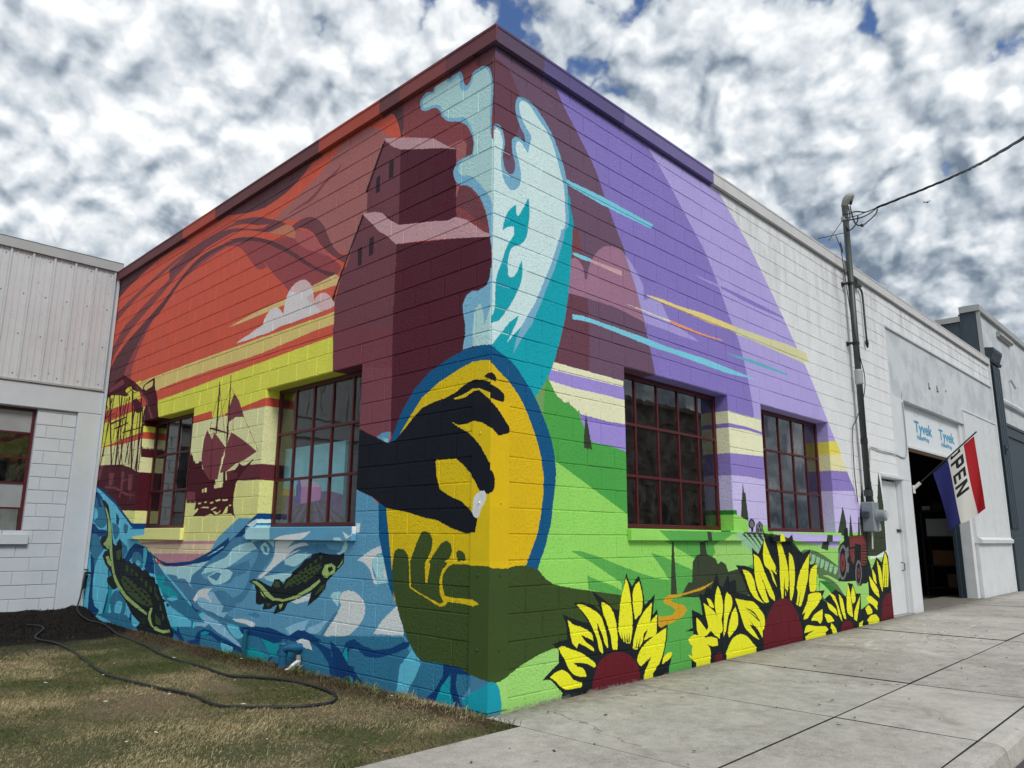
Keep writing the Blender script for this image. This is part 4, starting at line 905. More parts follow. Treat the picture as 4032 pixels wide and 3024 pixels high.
def paint_image(name, txt, base, W, gain, extra, foot):
    pal = {k: np.array([min(.86, max(.004, v/gain)) for v in lin(c)]+[0.0]) for k, c in PAL.items()}
    H = int(6.1*PPM); img = np.empty((H, int(W*PPM), 4), np.float32); img[:] = base
    for line in txt.strip().split('\n'):
        t = line.split(); nm = t[0]; sm = not nm.endswith('!')
        P = np.array([tuple(map(int, q.split(','))) for q in t[1:]], float)/1000; P[:, 1] -= ZB; P *= PPM
        if sm: P = smooth(P)
        fill(img, P, pal[nm.rstrip('!')])
    for i in range(img.shape[1]):                             # paint carries on down to the pavement
        r0 = int((foot(i/PPM)+.035-ZB)*PPM); img[:r0, i] = img[r0, i]
    for u0, u1, c in extra:                                   # the painted coping strip
        z = int((5.505-ZB)*PPM); img[z:, max(0, int(u0*PPM)):int(u1*PPM)] = pal[c] if isinstance(c, str) else c
    im = bpy.data.images.new(name, img.shape[1], H, alpha=True, float_buffer=True, is_data=True)
    im.alpha_mode = 'CHANNEL_PACKED'; im.pixels.foreach_set(np.ascontiguousarray(img, np.float32).ravel()); im.update(); im.pack()
    return im
WHITE = (.82, .835, .84, 1)
PAL.update(copA=(90, 74, 96), copB=(92, 84, 128), copC=(108, 100, 146), copR=(152, 70, 58), copD=(94, 58, 60), copM=(118, 64, 64))
IM_L = paint_image('mural_left', MURAL_L, (*[v/GAIN_L for v in lin((184, 78, 64))], 0), 9.6, GAIN_L,
    [(6.49, 9.6, 'copD'), (5.43, 6.49, 'copR'), (2.81, 5.43, 'copD'), (1.66, 2.81, 'copR'), (1.32, 1.66, 'copD'), (.62, 1.32, 'copM'), (.13, .62, 'plumD'), (0, .13, 'plumD')], lambda u: 0.0)
IM_R = paint_image('mural_right', MURAL_R, WHITE, 18.2, GAIN_R,
    [(0, .6, 'copA'), (.6, 1.86, 'copB'), (1.86, 3.7, 'copC'), (3.7, 18.2, (.62, .62, .61, .35))], lambda u: .0108*min(u, 9.5))
BH, BL, Z0 = .2032, .4064, .09                                # block course height, block length, first bed joint
def mural_mat(name, im, axis, W, blocks=True):
    m, p = newmat(name); P = pos_(); s = N('ShaderNodeSeparateXYZ'); LK(P, s.inputs[0])
    u = s.outputs[axis]; z = s.outputs[2]
    cx = N('ShaderNodeCombineXYZ'); LK(math_('DIVIDE', math_('MAXIMUM', u, .004), W), cx.inputs[0]); LK(math_('DIVIDE', math_('SUBTRACT', z, ZB), 6.1), cx.inputs[1])
    # hand painted edges wander a few millimetres
    wob = noise_(P, 40, 2, .7); wv = N('ShaderNodeVectorMath', operation='MULTIPLY_ADD'); LK(wob.outputs['Color'], wv.inputs[0]); wv.inputs[1].default_value = (.018/W, .018/6.1, 0); LK(cx.outputs[0], wv.inputs[2])
    t = N('ShaderNodeTexImage', interpolation='Linear', extension='EXTEND'); t.image = im; LK(wv.outputs[0], t.inputs[0])
    # one random number for each block
    row = math_('FLOOR', math_('DIVIDE', math_('SUBTRACT', z, Z0), BH)); par = math_('MULTIPLY', math_('MODULO', math_('ADD', row, 40), 2), .5)
    col = math_('FLOOR', math_('ADD', math_('DIVIDE', u, BL), par)); cc = N('ShaderNodeCombineXYZ'); LK(col, cc.inputs[0]); LK(row, cc.inputs[1])
    wnz = N('ShaderNodeTexWhiteNoise', noise_dimensions='2D'); LK(cc.outputs[0], wnz.inputs['Vector']); rnd = wnz.outputs['Value']
    blot = noise_(P, 2.3, 3, .6).outputs['Fac']
    fine = noise_(P, 34, 3, .72).outputs['Fac']
    val = math_('ADD', math_('ADD', .80, math_('MULTIPLY', rnd, .08)), math_('ADD', math_('MULTIPLY', blot, .16), math_('MULTIPLY', fine, .22)))
    pore = ramp_(noise_(P, 46, 2, .6).outputs['Fac'], [(.26, .62), (.42, 1)])
    val = math_('MULTIPLY', val, pore) if blocks else val
    hs = N('ShaderNodeVectorMath', operation='SCALE'); LK(t.outputs['Color'], hs.inputs[0]); LK(math_('MULTIPLY', val, .97), hs.inputs['Scale'])
    # old white paint: grey weathering, run marks, heavier under the coping
    st = N('ShaderNodeVectorMath', operation='MULTIPLY'); LK(P, st.inputs[0]); st.inputs[1].default_value = (3.2, 3.2, .55)
    streak = noise_(st.outputs[0], 1.6, 4, .68).outputs['Fac']
    hi = ramp_(math_('DIVIDE', z, 6), [(.55, .08), (.95, .70)])
    d = math_('MULTIPLY', math_('MULTIPLY', ramp_(math_('ADD', math_('MULTIPLY', rnd, .10), streak), [(.50, 0), (.78, 1)]), hi), t.outputs['Alpha'])
    base = mix_(d, hs.outputs[0], (.40, .40, .43, 1))
    # scuffed masonry showing at the foot of the wall
    foot = math_('MULTIPLY', ramp_(math_('ADD', math_('MULTIPLY', z, 5.0), math_('MULTIPLY', fine, .55)), [(.30, 1), (.42, 0)]), ramp_(blot, [(.42, 0), (.55, .8)]))
    base = mix_(foot, base, (.28, .27, .25, 1))
    LK(base, p.inputs['Base Color']); p.inputs['Specular IOR Level'].default_value = .16
    LK(math_('ADD', .60, math_('MULTIPLY', rnd, .15)), p.inputs['Roughness'])
    if blocks:
        a = noise_(P, 34, 3, .62, 0).outputs['Fac']; pits = ramp_(noise_(P, 62, 1, .5).outputs['Fac'], [(.30, 0), (.46, 1)])
        amp = ramp_(rnd, [(.12, .25), (.35, .85), (1, 1.25)])
        h = math_('MULTIPLY', math_('ADD', math_('MULTIPLY', a, 1.0), math_('MULTIPLY', pits, .40)), amp)
        bump_(p, h, .75, .0075)
    else:
        bump_(p, noise_(P, 14, 3, .5).outputs['Fac'], .12, .004)
    return m
M_L = mural_mat('mural paint on blocks, lawn side', IM_L, 1, 9.6); M_R = mural_mat('mural paint on blocks, street side', IM_R, 0, 18.2)
M_Ls = mural_mat('mural paint on metal, lawn side', IM_L, 1, 9.6, False); M_Rs = mural_mat('mural paint on metal, street side', IM_R, 0, 18.2, False)
M_white = mat('weathered white masonry paint', (214, 218, 220), .6, .06, 3, .35, 45, dirt=((172, 174, 176), 3.5, .60, .35))
M_annex = mat('grey white masonry paint', (196, 202, 208), .6, .05, 3, .35, 45, dirt=((140, 146, 152), 4.5, .62, .3))
M_stucco = mat('patchy white stucco', (206, 211, 214), .7, .06, 1.2, .6, 22, dirt=((176, 181, 186), 1.7, .46, .6))
M_whitewood = mat('white painted timber', (216, 219, 220), .5, .06, 4, .2, 60, dirt=((120, 118, 114), 7, .68, .8))
M_red = mat('dark red steel sash paint', (78, 14, 20), .45, .15, 9, .1, 50)
M_conc = mat('bare concrete', (150, 146, 140), .85, .12, 3, .4, 60)
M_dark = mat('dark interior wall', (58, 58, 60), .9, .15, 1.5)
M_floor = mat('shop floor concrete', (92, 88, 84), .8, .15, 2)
M_pipe = mat('grey galvanised conduit', (70, 76, 74), .45, .12, 12, .1, 60, metal=.5)
M_black = mat('black cable sheath', (22, 22, 26), .5, .1, 5)
M_rubber = mat('dark hose rubber', (30, 32, 36), .55, .15, 9)
M_grey = mat('grey meter enamel', (132, 142, 146), .45, .08, 5)
M_blue = mat('dark slate blue timber paint', (40, 56, 66), .5, .15, 6, .2, 40)
M_blue2 = mat('dark blue grey metal siding', (58, 70, 80), .4, .1, 4)
M_galv = mat('pale metal trim', (168, 170, 168), .45, .06, 5, metal=.2)
M_metalwhite = mat('aged white ribbed sheet', (196, 198, 200), .5, .05, 3, .1, 30, dirt=((104, 100, 96), 11, .62, .75))
M_tyvek = mat('white house wrap sheet', (224, 229, 231), .45, .04, 8, .6, 9)
M_print = mat('blue print', (60, 150, 190), .6, .05, 5); M_print2 = mat('faded grey print', (190, 190, 194), .7, .05, 5)
M_wood = mat('weathered timber edge', (132, 104, 82), .75, .2, 14, .3, 40)
M_bluepipe = mat('blue painted pipe', (20, 92, 130), .45, .1, 10); M_tealpipe = mat('teal painted pipe', (16, 90, 104), .45, .1, 10)
M_pvc = mat('white plastic pipe', (222, 222, 216), .4, .05, 9)
M_box = mat('brown cardboard', (128, 92, 62), .8, .12, 5); M_shelf = mat('dark shelf steel', (50, 48, 46), .6, .1, 5)
M_pale = mat('pale appliance enamel', (186, 190, 192), .5, .05, 4)
def glass_mat():
    global T_
    m = bpy.data.materials.new('window glass'); m.use_nodes = True; T_ = m.node_tree; T_.nodes.clear()
    P = pos_(); tr = N('ShaderNodeBsdfTransparent'); tr.inputs[0].default_value = (.95, .96, .96, 1)
    gl = N('ShaderNodeBsdfGlossy'); gl.inputs['Roughness'].default_value = .015; gl.inputs['Color'].default_value = (.92, .95, .96, 1)
    fr = N('ShaderNodeFresnel'); fr.inputs['IOR'].default_value = 1.52
    b = N('ShaderNodeBump'); b.inputs['Strength'].default_value = .06; b.inputs['Distance'].default_value = .02; LK(noise_(P, 3, 2, .5).outputs['Fac'], b.inputs['Height']); LK(b.outputs[0], gl.inputs['Normal'])
    f = math_('ADD', math_('MULTIPLY', fr.outputs[0], 1.3, clamp=True), .01)
    f = math_('MULTIPLY', f, math_('SUBTRACT', 1, N('ShaderNodeNewGeometry').outputs['Backfacing']))   # reflect once, at the outer face
    mx = N('ShaderNodeMixShader'); LK(f, mx.inputs[0]); LK(tr.outputs[0], mx.inputs[1]); LK(gl.outputs[0], mx.inputs[2])
    df = N('ShaderNodeBsdfDiffuse'); df.inputs[0].default_value = (.45, .46, .46, 1)
    dust = ramp_(noise_(P, 7, 6, .7).outputs['Fac'], [(.45, .004), (.80, .045)])
    m2 = N('ShaderNodeMixShader'); LK(dust, m2.inputs[0]); LK(mx.outputs[0], m2.inputs[1]); LK(df.outputs[0], m2.inputs[2])
    o = N('ShaderNodeOutputMaterial'); LK(m2.outputs[0], o.inputs['Surface']); return m
M_glass = glass_mat()
M_frost = mat('frosted pane', (150, 154, 156), .25, .1, 4)

# ------------------------------------------------------------------ ground, road, pavement
def gz(x): return .0108*max(0, min(x, 9.5))+.003*max(0, min(x-9.5, 12))
def sheet(name, x0, x1, y0, y1, z, m, nx=1, ny=1, zf=None):
    b = MB()
    for j in range(ny+1):
        for i in range(nx+1):
            x = x0+(x1-x0)*i/nx; y = y0+(y1-y0)*j/ny; b.v.append((x, y, zf(x, y) if zf else z))
    for j in range(ny):
        for i in range(nx): a = j*(nx+1)+i; b.f.append((a, a+1, a+nx+2, a+nx+1))
    return tag(b.build(name, m, fix=False), kind='structure')
def asphalt():
    m, p = newmat('asphalt'); P = pos_(); a = noise_(P, 130, 3, .6).outputs['Fac']; b = noise_(P, .6, 5, .6).outputs['Fac']
    LK(mix_(ramp_(math_('ADD', math_('MULTIPLY', a, .6), math_('MULTIPLY', b, .5)), [(.35, 0), (.75, 1)]), (.030, .031, .034, 1), (.085, .085, .086, 1)), p.inputs['Base Color'])
    p.inputs['Roughness'].default_value = .85; bump_(p, a, .6, .006); return m
M_asph = asphalt()
sheet('ground', -300, 400, -400, 300, -.30, mat('far ground', (96, 92, 82), .95, .2, .08))
sheet('road', -60, 120, -12.5, -2.90, -.125, M_asph)
def concrete():
    m, p = newmat('pavement concrete'); P = pos_(); oi = N('ShaderNodeObjectInfo')
    big = noise_(P, .9, 6, .62).outputs['Fac']; mid = noise_(P, 9, 6, .7).outputs['Fac']; fine = noise_(P, 95, 4, .75).outputs['Fac']
    v = math_('ADD', math_('ADD', math_('MULTIPLY', big, .40), math_('MULTIPLY', mid, .35)), math_('ADD', math_('MULTIPLY', fine, .55), math_('MULTIPLY', oi.outputs['Random'], .07)))
    base = ramp_(v, [(.46, (.145, .132, .113)), (.61, (.34, .32, .285)), (.76, (.50, .475, .43)), (1, (.68, .65, .60))])
    # dark aggregate and spat-out gum, pale paint drips near the wall
    spk = noise_(P, 210, 2, .5).outputs['Fac']; base = mix_(ramp_(spk, [(.30, .55), (.40, 0)]), base, (.10, .095, .09, 1))
    gum = noise_(P, 5.5, 2, .4).outputs['Fac']; base = mix_(ramp_(gum, [(.73, 0), (.75, .55)]), base, (.10, .09, .085, 1))
    s = N('ShaderNodeSeparateXYZ'); LK(P, s.inputs[0])
    st = N('ShaderNodeVectorMath', operation='MULTIPLY'); LK(P, st.inputs[0]); st.inputs[1].default_value = (1.0, 2.6, 1)
    dr = noise_(st.outputs[0], 2.1, 5, .62, 1.2).outputs['Fac']
    zone = math_('MULTIPLY', ramp_(math_('DIVIDE', s.outputs[0], 12), [(.30, 0), (.45, 1), (.70, 1), (.85, 0)]), ramp_(math_('MULTIPLY', s.outputs[1], -.4), [(0, .9), (.5, 1), (.75, 0)]))
    base = mix_(math_('MULTIPLY', ramp_(dr, [(.585, 0), (.62, .8)]), zone), base, (.62, .61, .58, 1))
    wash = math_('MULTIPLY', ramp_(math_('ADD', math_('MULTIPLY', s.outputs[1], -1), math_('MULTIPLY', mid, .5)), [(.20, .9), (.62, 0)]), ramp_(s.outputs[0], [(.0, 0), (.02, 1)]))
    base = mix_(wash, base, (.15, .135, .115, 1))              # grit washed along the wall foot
    cw_ = N('ShaderNodeVectorMath', operation='MULTIPLY_ADD'); LK(noise_(P, 2.6, 4, .65).outputs['Color'], cw_.inputs[0]); cw_.inputs[1].default_value = (.5, .5, 0); LK(P, cw_.inputs[2])
    ck_ = N('ShaderNodeTexVoronoi', feature='DISTANCE_TO_EDGE', voronoi_dimensions='2D'); LK(cw_.outputs[0], ck_.inputs['Vector']); ck_.inputs['Scale'].default_value = .33
    base = mix_(math_('MULTIPLY', ramp_(ck_.outputs['Distance'], [(.0, .85), (.0035, 0)]), ramp_(big, [(.46, 0), (.54, 1)])), base, (.07, .062, .055, 1))
    bl = noise_(P, 1.7, 6, .7, .8).outputs['Fac']; base = mix_(ramp_(bl, [(.52, 0), (.70, .55)]), base, (.21, .185, .155, 1))
    LK(base, p.inputs['Base Color']); p.inputs['Roughness'].default_value = .88; p.inputs['Specular IOR Level'].default_value = .3
    bump_(p, math_('ADD', math_('MULTIPLY', fine, 1.0), math_('MULTIPLY', mid, .8)), .5, .004); return m
M_pave = concrete()
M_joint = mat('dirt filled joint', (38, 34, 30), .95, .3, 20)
# joint bed under the slabs
b = MB(); xs = [-14, 0, 9.5, 21.5, 40]
for i in range(4):
    ye = -.392 if i == 0 else .3
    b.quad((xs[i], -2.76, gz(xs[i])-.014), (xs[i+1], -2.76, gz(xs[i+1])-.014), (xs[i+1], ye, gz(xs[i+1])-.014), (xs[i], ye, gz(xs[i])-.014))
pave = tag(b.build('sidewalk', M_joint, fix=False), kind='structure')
XJ = [-12.7, -10.9, -9.1, -7.3, -5.5, -3.7, -1.9, -.055, 1.74, 3.44, 5.25, 7.12, 8.95, 10.75, 12.5, 14.3, 16.1, 17.9, 19.7, 21.5, 23.3, 25.1, 27, 29, 31, 33, 35]
def slab(x0, x1, y0, y1):
    g = .007; x0 += .006; x1 -= .006; y0 += .0045; y1 -= .0045; e = .004; bz = MB(); dzr = random.uniform(-.003, .003)
    jx = lambda: random.uniform(-.002, .002)
    nx = 8
    ring_o = [(x0, y0), (x1, y0), (x1, y1), (x0, y1)]; ring_i = [(x0+e, y0+e), (x1-e, y0+e), (x1-e, y1-e), (x0+e, y1-e)]
    bz.v = [(x, y, gz(x)-.15) for x, y in ring_o]+[(x, y, gz(x)-.007+dzr) for x, y in ring_o]+[(x, y, gz(x)+dzr+jx()) for x, y in ring_i]
    for k in range(4):
        q = (k+1) % 4; bz.f += [(k, q, 4+q, 4+k), (4+k, 4+q, 8+q, 8+k)]
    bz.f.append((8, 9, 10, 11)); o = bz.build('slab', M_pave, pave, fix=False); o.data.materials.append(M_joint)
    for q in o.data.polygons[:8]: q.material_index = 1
    return o
for i in range(len(XJ)-1):
    x0, x1 = XJ[i], XJ[i+1]
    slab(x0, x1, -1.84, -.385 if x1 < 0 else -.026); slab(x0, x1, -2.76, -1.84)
# kerb, in lengths
for i in range(0, len(XJ)-2, 2):
    x0, x1 = XJ[i]+.004, XJ[i+2]-.004; m_ = MB()
    prof = [(-2.766, -.25), (-2.766, -.002), (-2.868, -.004), (-2.895, -.014), (-2.912, -.04), (-2.930, -.13), (-2.930, -.25)]
    for x in (x0, x1):
        for y, z in prof: m_.v.append((x, y, z+gz(x)*(1 if z > -.2 else 0)))
    n = len(prof)
    m_.f.append(tuple(range(n))); m_.f.append(tuple(reversed(range(n, 2*n))))
    for k in range(n): m_.f.append((k, n+k, n+(k+1) % n, (k+1) % n))
    k_ = m_.build('kerb', M_pave); tag(k_, kind='structure')

# lawn: a slightly uneven sheet, soil and mulch near the annex
def nz2(x, y, s, seed=0):
    # cheap smooth value noise for colouring and height
    rs = np.random.default_rng(100+seed); tab = rs.random((64, 64)); X = np.asarray(x)*s+37.3; Y = np.asarray(y)*s+11.7
    xi = np.floor(X).astype(int); yi = np.floor(Y).astype(int); fx = X-xi; fy = Y-yi; fx = fx*fx*(3-2*fx); fy = fy*fy*(3-2*fy)
    t = lambda a, b: tab[a % 64, b % 64]
    return (t(xi, yi)*(1-fx)+t(xi+1, yi)*fx)*(1-fy)+(t(xi, yi+1)*(1-fx)+t(xi+1, yi+1)*fx)*fy
def fbm(x, y, s, seed=0, o=4):
    return sum(nz2(x, y, s*2**k, seed+k)*.5**k for k in range(o))/sum(.5**k for k in range(o))
def lawn_z(x, y):
    x = np.asarray(x, float); y = np.asarray(y, float)
    sm = lambda a, b, v: np.clip((v-a)/(b-a), 0, 1)**2*(3-2*np.clip((v-a)/(b-a), 0, 1))
    z = -.012 + .03*(fbm(x, y, .9, 3)-.5)*sm(0, .6, y+.39) + .022*(fbm(x, y, 6, 9)-.5)
    z = z + .14*sm(8.1, 9.1, y)*sm(-2.4, -1.0, x) + .05*sm(6.8, 8.0, y)*fbm(x, y, 3, 5)
    z = z + .045*np.exp(-((x+.12)/.10)**2)*sm(-.3, .3, y)*(.4+fbm(x, y, 4, 21))
    return z
def lawn_mat():
    m, p = newmat('dry lawn soil and thatch'); P = pos_(); s = N('ShaderNodeSeparateXYZ'); LK(P, s.inputs[0])
    a = noise_(P, 1.3, 6, .62).outputs['Fac']; f = noise_(P, 60, 4, .75).outputs['Fac']; g = noise_(P, .8, 5, .6, .6).outputs['Fac']
    st = N('ShaderNodeVectorMath', operation='MULTIPLY'); LK(P, st.inputs[0]); st.inputs[1].default_value = (1, 1.0, 1)
    th = ramp_(f, [(.28, (.055, .042, .026)), (.50, (.20, .155, .092)), (.72, (.43, .355, .22))])
    gr = ramp_(f, [(.28, (.022, .027, .012)), (.50, (.08, .092, .036)), (.75, (.19, .20, .085))])
    base = mix_(ramp_(g, [(.44, 0), (.58, .85)]), th, gr)
    # bare dark soil and mulch by the annex, reddish soil strip along the wall
    mu = ramp_(math_('ADD', math_('MULTIPLY', s.outputs[1], .1), math_('MULTIPLY', a, .16)), [(.70, 0), (.735, 1)])
    so_ = ramp_(math_('ADD', math_('MULTIPLY', s.outputs[1], .1), math_('MULTIPLY', a, .16)), [(.59, 0), (.625, 1)])
    base = mix_(so_, base, ramp_(f, [(.3, (.035, .028, .022)), (.7, (.12, .098, .078))]))
    base = mix_(mu, base, ramp_(f, [(.3, (.005, .004, .004)), (.7, (.022, .017, .014))]))
    wl = ramp_(math_('ADD', math_('MULTIPLY', s.outputs[0], -1), math_('MULTIPLY', a, .5)), [(.42, 1), (.62, 0)])
    base = mix_(math_('MULTIPLY', wl, math_('SUBTRACT', 1, mu)), base, ramp_(f, [(.3, (.022, .013, .008)), (.7, (.125, .078, .046))]))
    LK(base, p.inputs['Base Color']); p.inputs['Roughness'].default_value = .95; p.inputs['Specular IOR Level'].default_value = .15
    bump_(p, f, 1.0, .02); return m
NXL, NYL = 70, 150
gx = np.linspace(-7, .05, NXL+1); gy = np.linspace(-.392, 9.3, NYL+1); GX, GY = np.meshgrid(gx, gy); GZ = lawn_z(GX, GY)
lb = MB(); lb.v = list(zip(GX.ravel().tolist(), GY.ravel().tolist(), GZ.ravel().tolist()))
lb.f = [(j*(NXL+1)+i, j*(NXL+1)+i+1, (j+1)*(NXL+1)+i+1, (j+1)*(NXL+1)+i) for j in range(NYL) for i in range(NXL)]
lawn = tag(lb.build('lawn', lawn_mat(), fix=False, smooth=True), kind='structure')

# ------------------------------------------------------------------ mural building
bld = empty('mural_building', (0, 0, 0), 'painted concrete block shop with a colourful mural wrapping its corner', 'building')
OPEN_R = [(1.815, 3.855), (4.69, 6.765)]; OPEN_L = [(1.815, 3.70), (5.64, 7.35)]
ZT, ZS = Z0+14*BH, Z0+6*BH                                    # lintel, underside of the block opening
DOOR = (8.80, 9.81, 2.285); BAY = (10.25, 14.20, 3.735); REND = 17.1; LEND = 9.2; ZTOP = 5.53
def wall_core(name, wall, u0, u1, ops, m):
    w = MB(); d0, d1 = .0065, .20; cuts = sorted(ops); u = u0
    for a, c, zb, zt in cuts:
        if a > u: w.wbox(wall, u, a, d0, d1, -.3, ZTOP)
        if zb > -.3: w.wbox(wall, a, c, d0, d1, -.3, zb)
        w.wbox(wall, a, c, d0, d1, zt, ZTOP); u = c
    if u1 > u: w.wbox(wall, u, u1, d0, d1, -.3, ZTOP)
    return w.build(name, m, bld)
core_l = wall_core('wall', 'L', .0065, LEND, [(a, c, ZS, ZT) for a, c in OPEN_L], M_L)
core_r = wall_core('wall', 'R', .20, 9.60, [(a, c, ZS, ZT) for a, c in OPEN_R]+[(DOOR[0], 9.60, -.3, DOOR[2])], M_R)
# blocks: one bevelled piece per block; the largest in view are objects of their own
def block_geo(L, H, b=.0048, back=.016):
    x, z = L/2, H/2
    v = [(-x, back, -z), (x, back, -z), (x, back, z), (-x, back, z), (-x, b, -z), (x, b, -z), (x, b, z), (-x, b, z), (-x+b, 0, -z+b), (x-b, 0, -z+b), (x-b, 0, z-b), (-x+b, 0, z-b)]
    f = []
    for k in range(4):
        q = (k+1) % 4; f += [(k, q, 4+q, 4+k), (4+k, 4+q, 8+q, 8+k)]
    f.append((8, 9, 10, 11)); return v, f
BM = {}
def block_mesh(L, H, m):
    k = (round(L, 3), round(H, 3), m.name)
    if k not in BM:
        v, f = block_geo(*k[:2]); me = bpy.data.meshes.new('block'); me.from_pydata(v, [], f); me.materials.append(m); BM[k] = me
    return BM[k]
def proj(p):
    d = Vector(p)-CAM; w = d.dot(fwd)
    return (d.dot(rt2)/w, d.dot(up2)/w)
def lay(wall, u0, u1, ops, k0, k1, m, zmax=ZTOP, start=.001):
    out = []
    for k in range(k0, k1):
        zb, zt = Z0+k*BH, min(Z0+(k+1)*BH, zmax)
        if zt-zb < .03: continue
        off = 0 if k % 2 else .5
        i = math.floor(u0/BL-off)-1
        while True:
            a, c = (i+off)*BL, (i+1+off)*BL; i += 1
            if a >= u1: break
            a, c = max(a, u0), min(c, u1)
            if c-a < .02: continue
            segs = [(a, c)]
            for (p0, p1, q0, q1) in ops:
                if zt <= q0+.02 or zb >= q1-.02: continue
                ns = []
                for s0, s1 in segs:
                    if p1 <= s0 or p0 >= s1: ns.append((s0, s1)); continue
                    if p0-s0 > .02: ns.append((s0, p0))
                    if s1-p1 > .02: ns.append((p1, s1))
                segs = ns
            for s0, s1 in segs: out.append((wall, s0, s1, zb, zt, m))
    return out
opsR = [(a, c, ZS, ZT) for a, c in OPEN_R]+[(DOOR[0], 9.9, -.5, DOOR[2])]
opsL = [(a, c, ZS, ZT) for a, c in OPEN_L]
BL_all = lay('R', .001, 9.66, opsR, -1, 28, M_R)+lay('L', .0185, LEND-.01, opsL, -1, 28, M_L)+lay('R', 9.66, 17.06, [], 24, 28, M_R)
def place_blocks(lst, parents, limit):
    sized = []
    for w in lst:
        wall, a, c, zb, zt, m = w
        pts = [(u, 0, z) if wall == 'R' else (0, u, z) for u, z in ((a, zb), (c, zb), (c, zt), (a, zt))]
        q = [proj(p) for p in pts]; ar = abs(sum(q[i][0]*q[(i+1) % 4][1]-q[(i+1) % 4][0]*q[i][1] for i in range(4)))/2
        sized.append((ar, w))
    sized.sort(key=lambda t: -t[0]); rest = {}
    for n, (ar, (wall, a, c, zb, zt, m)) in enumerate(sized):
        gu, gh = .0080, .0076; L = c-a-gu; H = zt-zb-gh; dep = random.uniform(-.0005, .0022); rot = random.gauss(0, .0012)
        cu, cz = (a+c)/2, (zb+zt)/2+random.uniform(-.0012, .0012)
        if n < limit:
            o = bpy.data.objects.new('block', block_mesh(L, H, m)); C.objects.link(o); o.parent = parents[wall]
            if wall == 'R': o.location = (cu, dep, cz); o.rotation_euler = (random.gauss(0, .003), rot, random.gauss(0, .002))
            else: o.location = (dep, cu, cz); o.rotation_euler = (random.gauss(0, .003), rot, -math.pi/2+random.gauss(0, .002))
        else:
            r = rest.setdefault((wall, m.name), (MB(), m)); v, f = block_geo(L, H); b0 = len(r[0].v)
            for x, y, z in v:
                r[0].v.append((cu+x, dep+y, cz+z) if wall == 'R' else (dep+y, cu-x, cz+z))
            r[0].f += [tuple(b0+i for i in q) for q in f]
    for (wall, _), (mb, m) in rest.items():
        tag(mb.build('small_blocks', m, parents[wall], fix=False), kind='stuff')
place_blocks(BL_all, {'R': core_r, 'L': core_l}, 298)
# corner guard: a bolted steel angle
g = MB(); g.box(-.008, .205, -.008, -.0005, .02, 2.36); g.box(-.008, -.0005, -.0005, .205, .02, 2.36)
cg = g.build('corner_guard', M_Rs, bld)
cg.data.materials.append(M_Ls)
for poly in cg.data.polygons:
    if poly.normal.x < -.9 or abs(poly.normal.y) > .9 and poly.center.y > .1: poly.material_index = 1
for z in (.45, 1.0, 1.55, 2.1):
    for wv_ in ('R', 'L'):
        mb = MB(); c_ = .11
        if wv_ == 'R': mb.tube([(c_, -.008, z), (c_, -.014, z), (c_, -.016, z)], [.011, .009, .004], 8)
        else: mb.tube([(-.008, c_, z), (-.014, c_, z), (-.016, c_, z)], [.011, .009, .004], 8)
        mb.build('bolt', M_Rs if wv_ == 'R' else M_Ls, cg)
# coping in folded metal lengths
def coping(wall, u0, u1, m, zo=0):
    w = MB(); prof = [(-.05, 5.53), (-.05, 5.665), (-.056, 5.668), (-.056, 5.69), (.26, 5.70), (.26, 5.55), (.20, 5.55), (.20, 5.535), (-.04, 5.535)]
    prof = [(p, q+zo) for p, q in prof]
    w.prism(prof, 'x' if wall == 'R' else 'y', u0, u1); return w.build('coping', m, bld)
cuts = [.262, .95, 3.95, 7.03, 10.12, 13.2, 16.2, 17.12]
coping('R', -.0492, .95-.002, M_Rs)
for a, c in zip(cuts[1:], cuts[2:]): coping('R', a+.002, c-.002, M_Rs, random.uniform(-.003, .003))
for a, c in zip([-.0561+.0005, 1.95, 4.93, 7.95], [1.95, 4.93, 7.95, LEND-.01]):
    if a < 0:
        w = MB(); prof = [(-.05, 5.53), (-.05, 5.665), (-.056, 5.668), (-.056, 5.69), (-.03, 5.691), (-.03, 5.535)]
        w.prism(prof, 'y', -.0572, .262); w.build('coping', M_Ls, bld); coping('L', .2625, c-.002, M_Ls)
    else: coping('L', a+.002, c-.002, M_Ls, random.uniform(-.003, .003))
# hidden body: roof, floor, back walls, partition
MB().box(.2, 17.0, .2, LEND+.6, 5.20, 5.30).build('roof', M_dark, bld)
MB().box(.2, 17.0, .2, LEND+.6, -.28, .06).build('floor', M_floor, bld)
w = MB(); w.box(.2, 17.0, LEND+.62, LEND+.75, -.3, 5.3); w.box(17.0, 17.08, .2, LEND+.7, -.3, 5.5); w.box(9.60, 9.72, .2, LEND+.6, .06, 5.2); w.box(.0065, .2, LEND, LEND+.75, -.3, 5.5); w.build('back_wall', M_dark, bld)

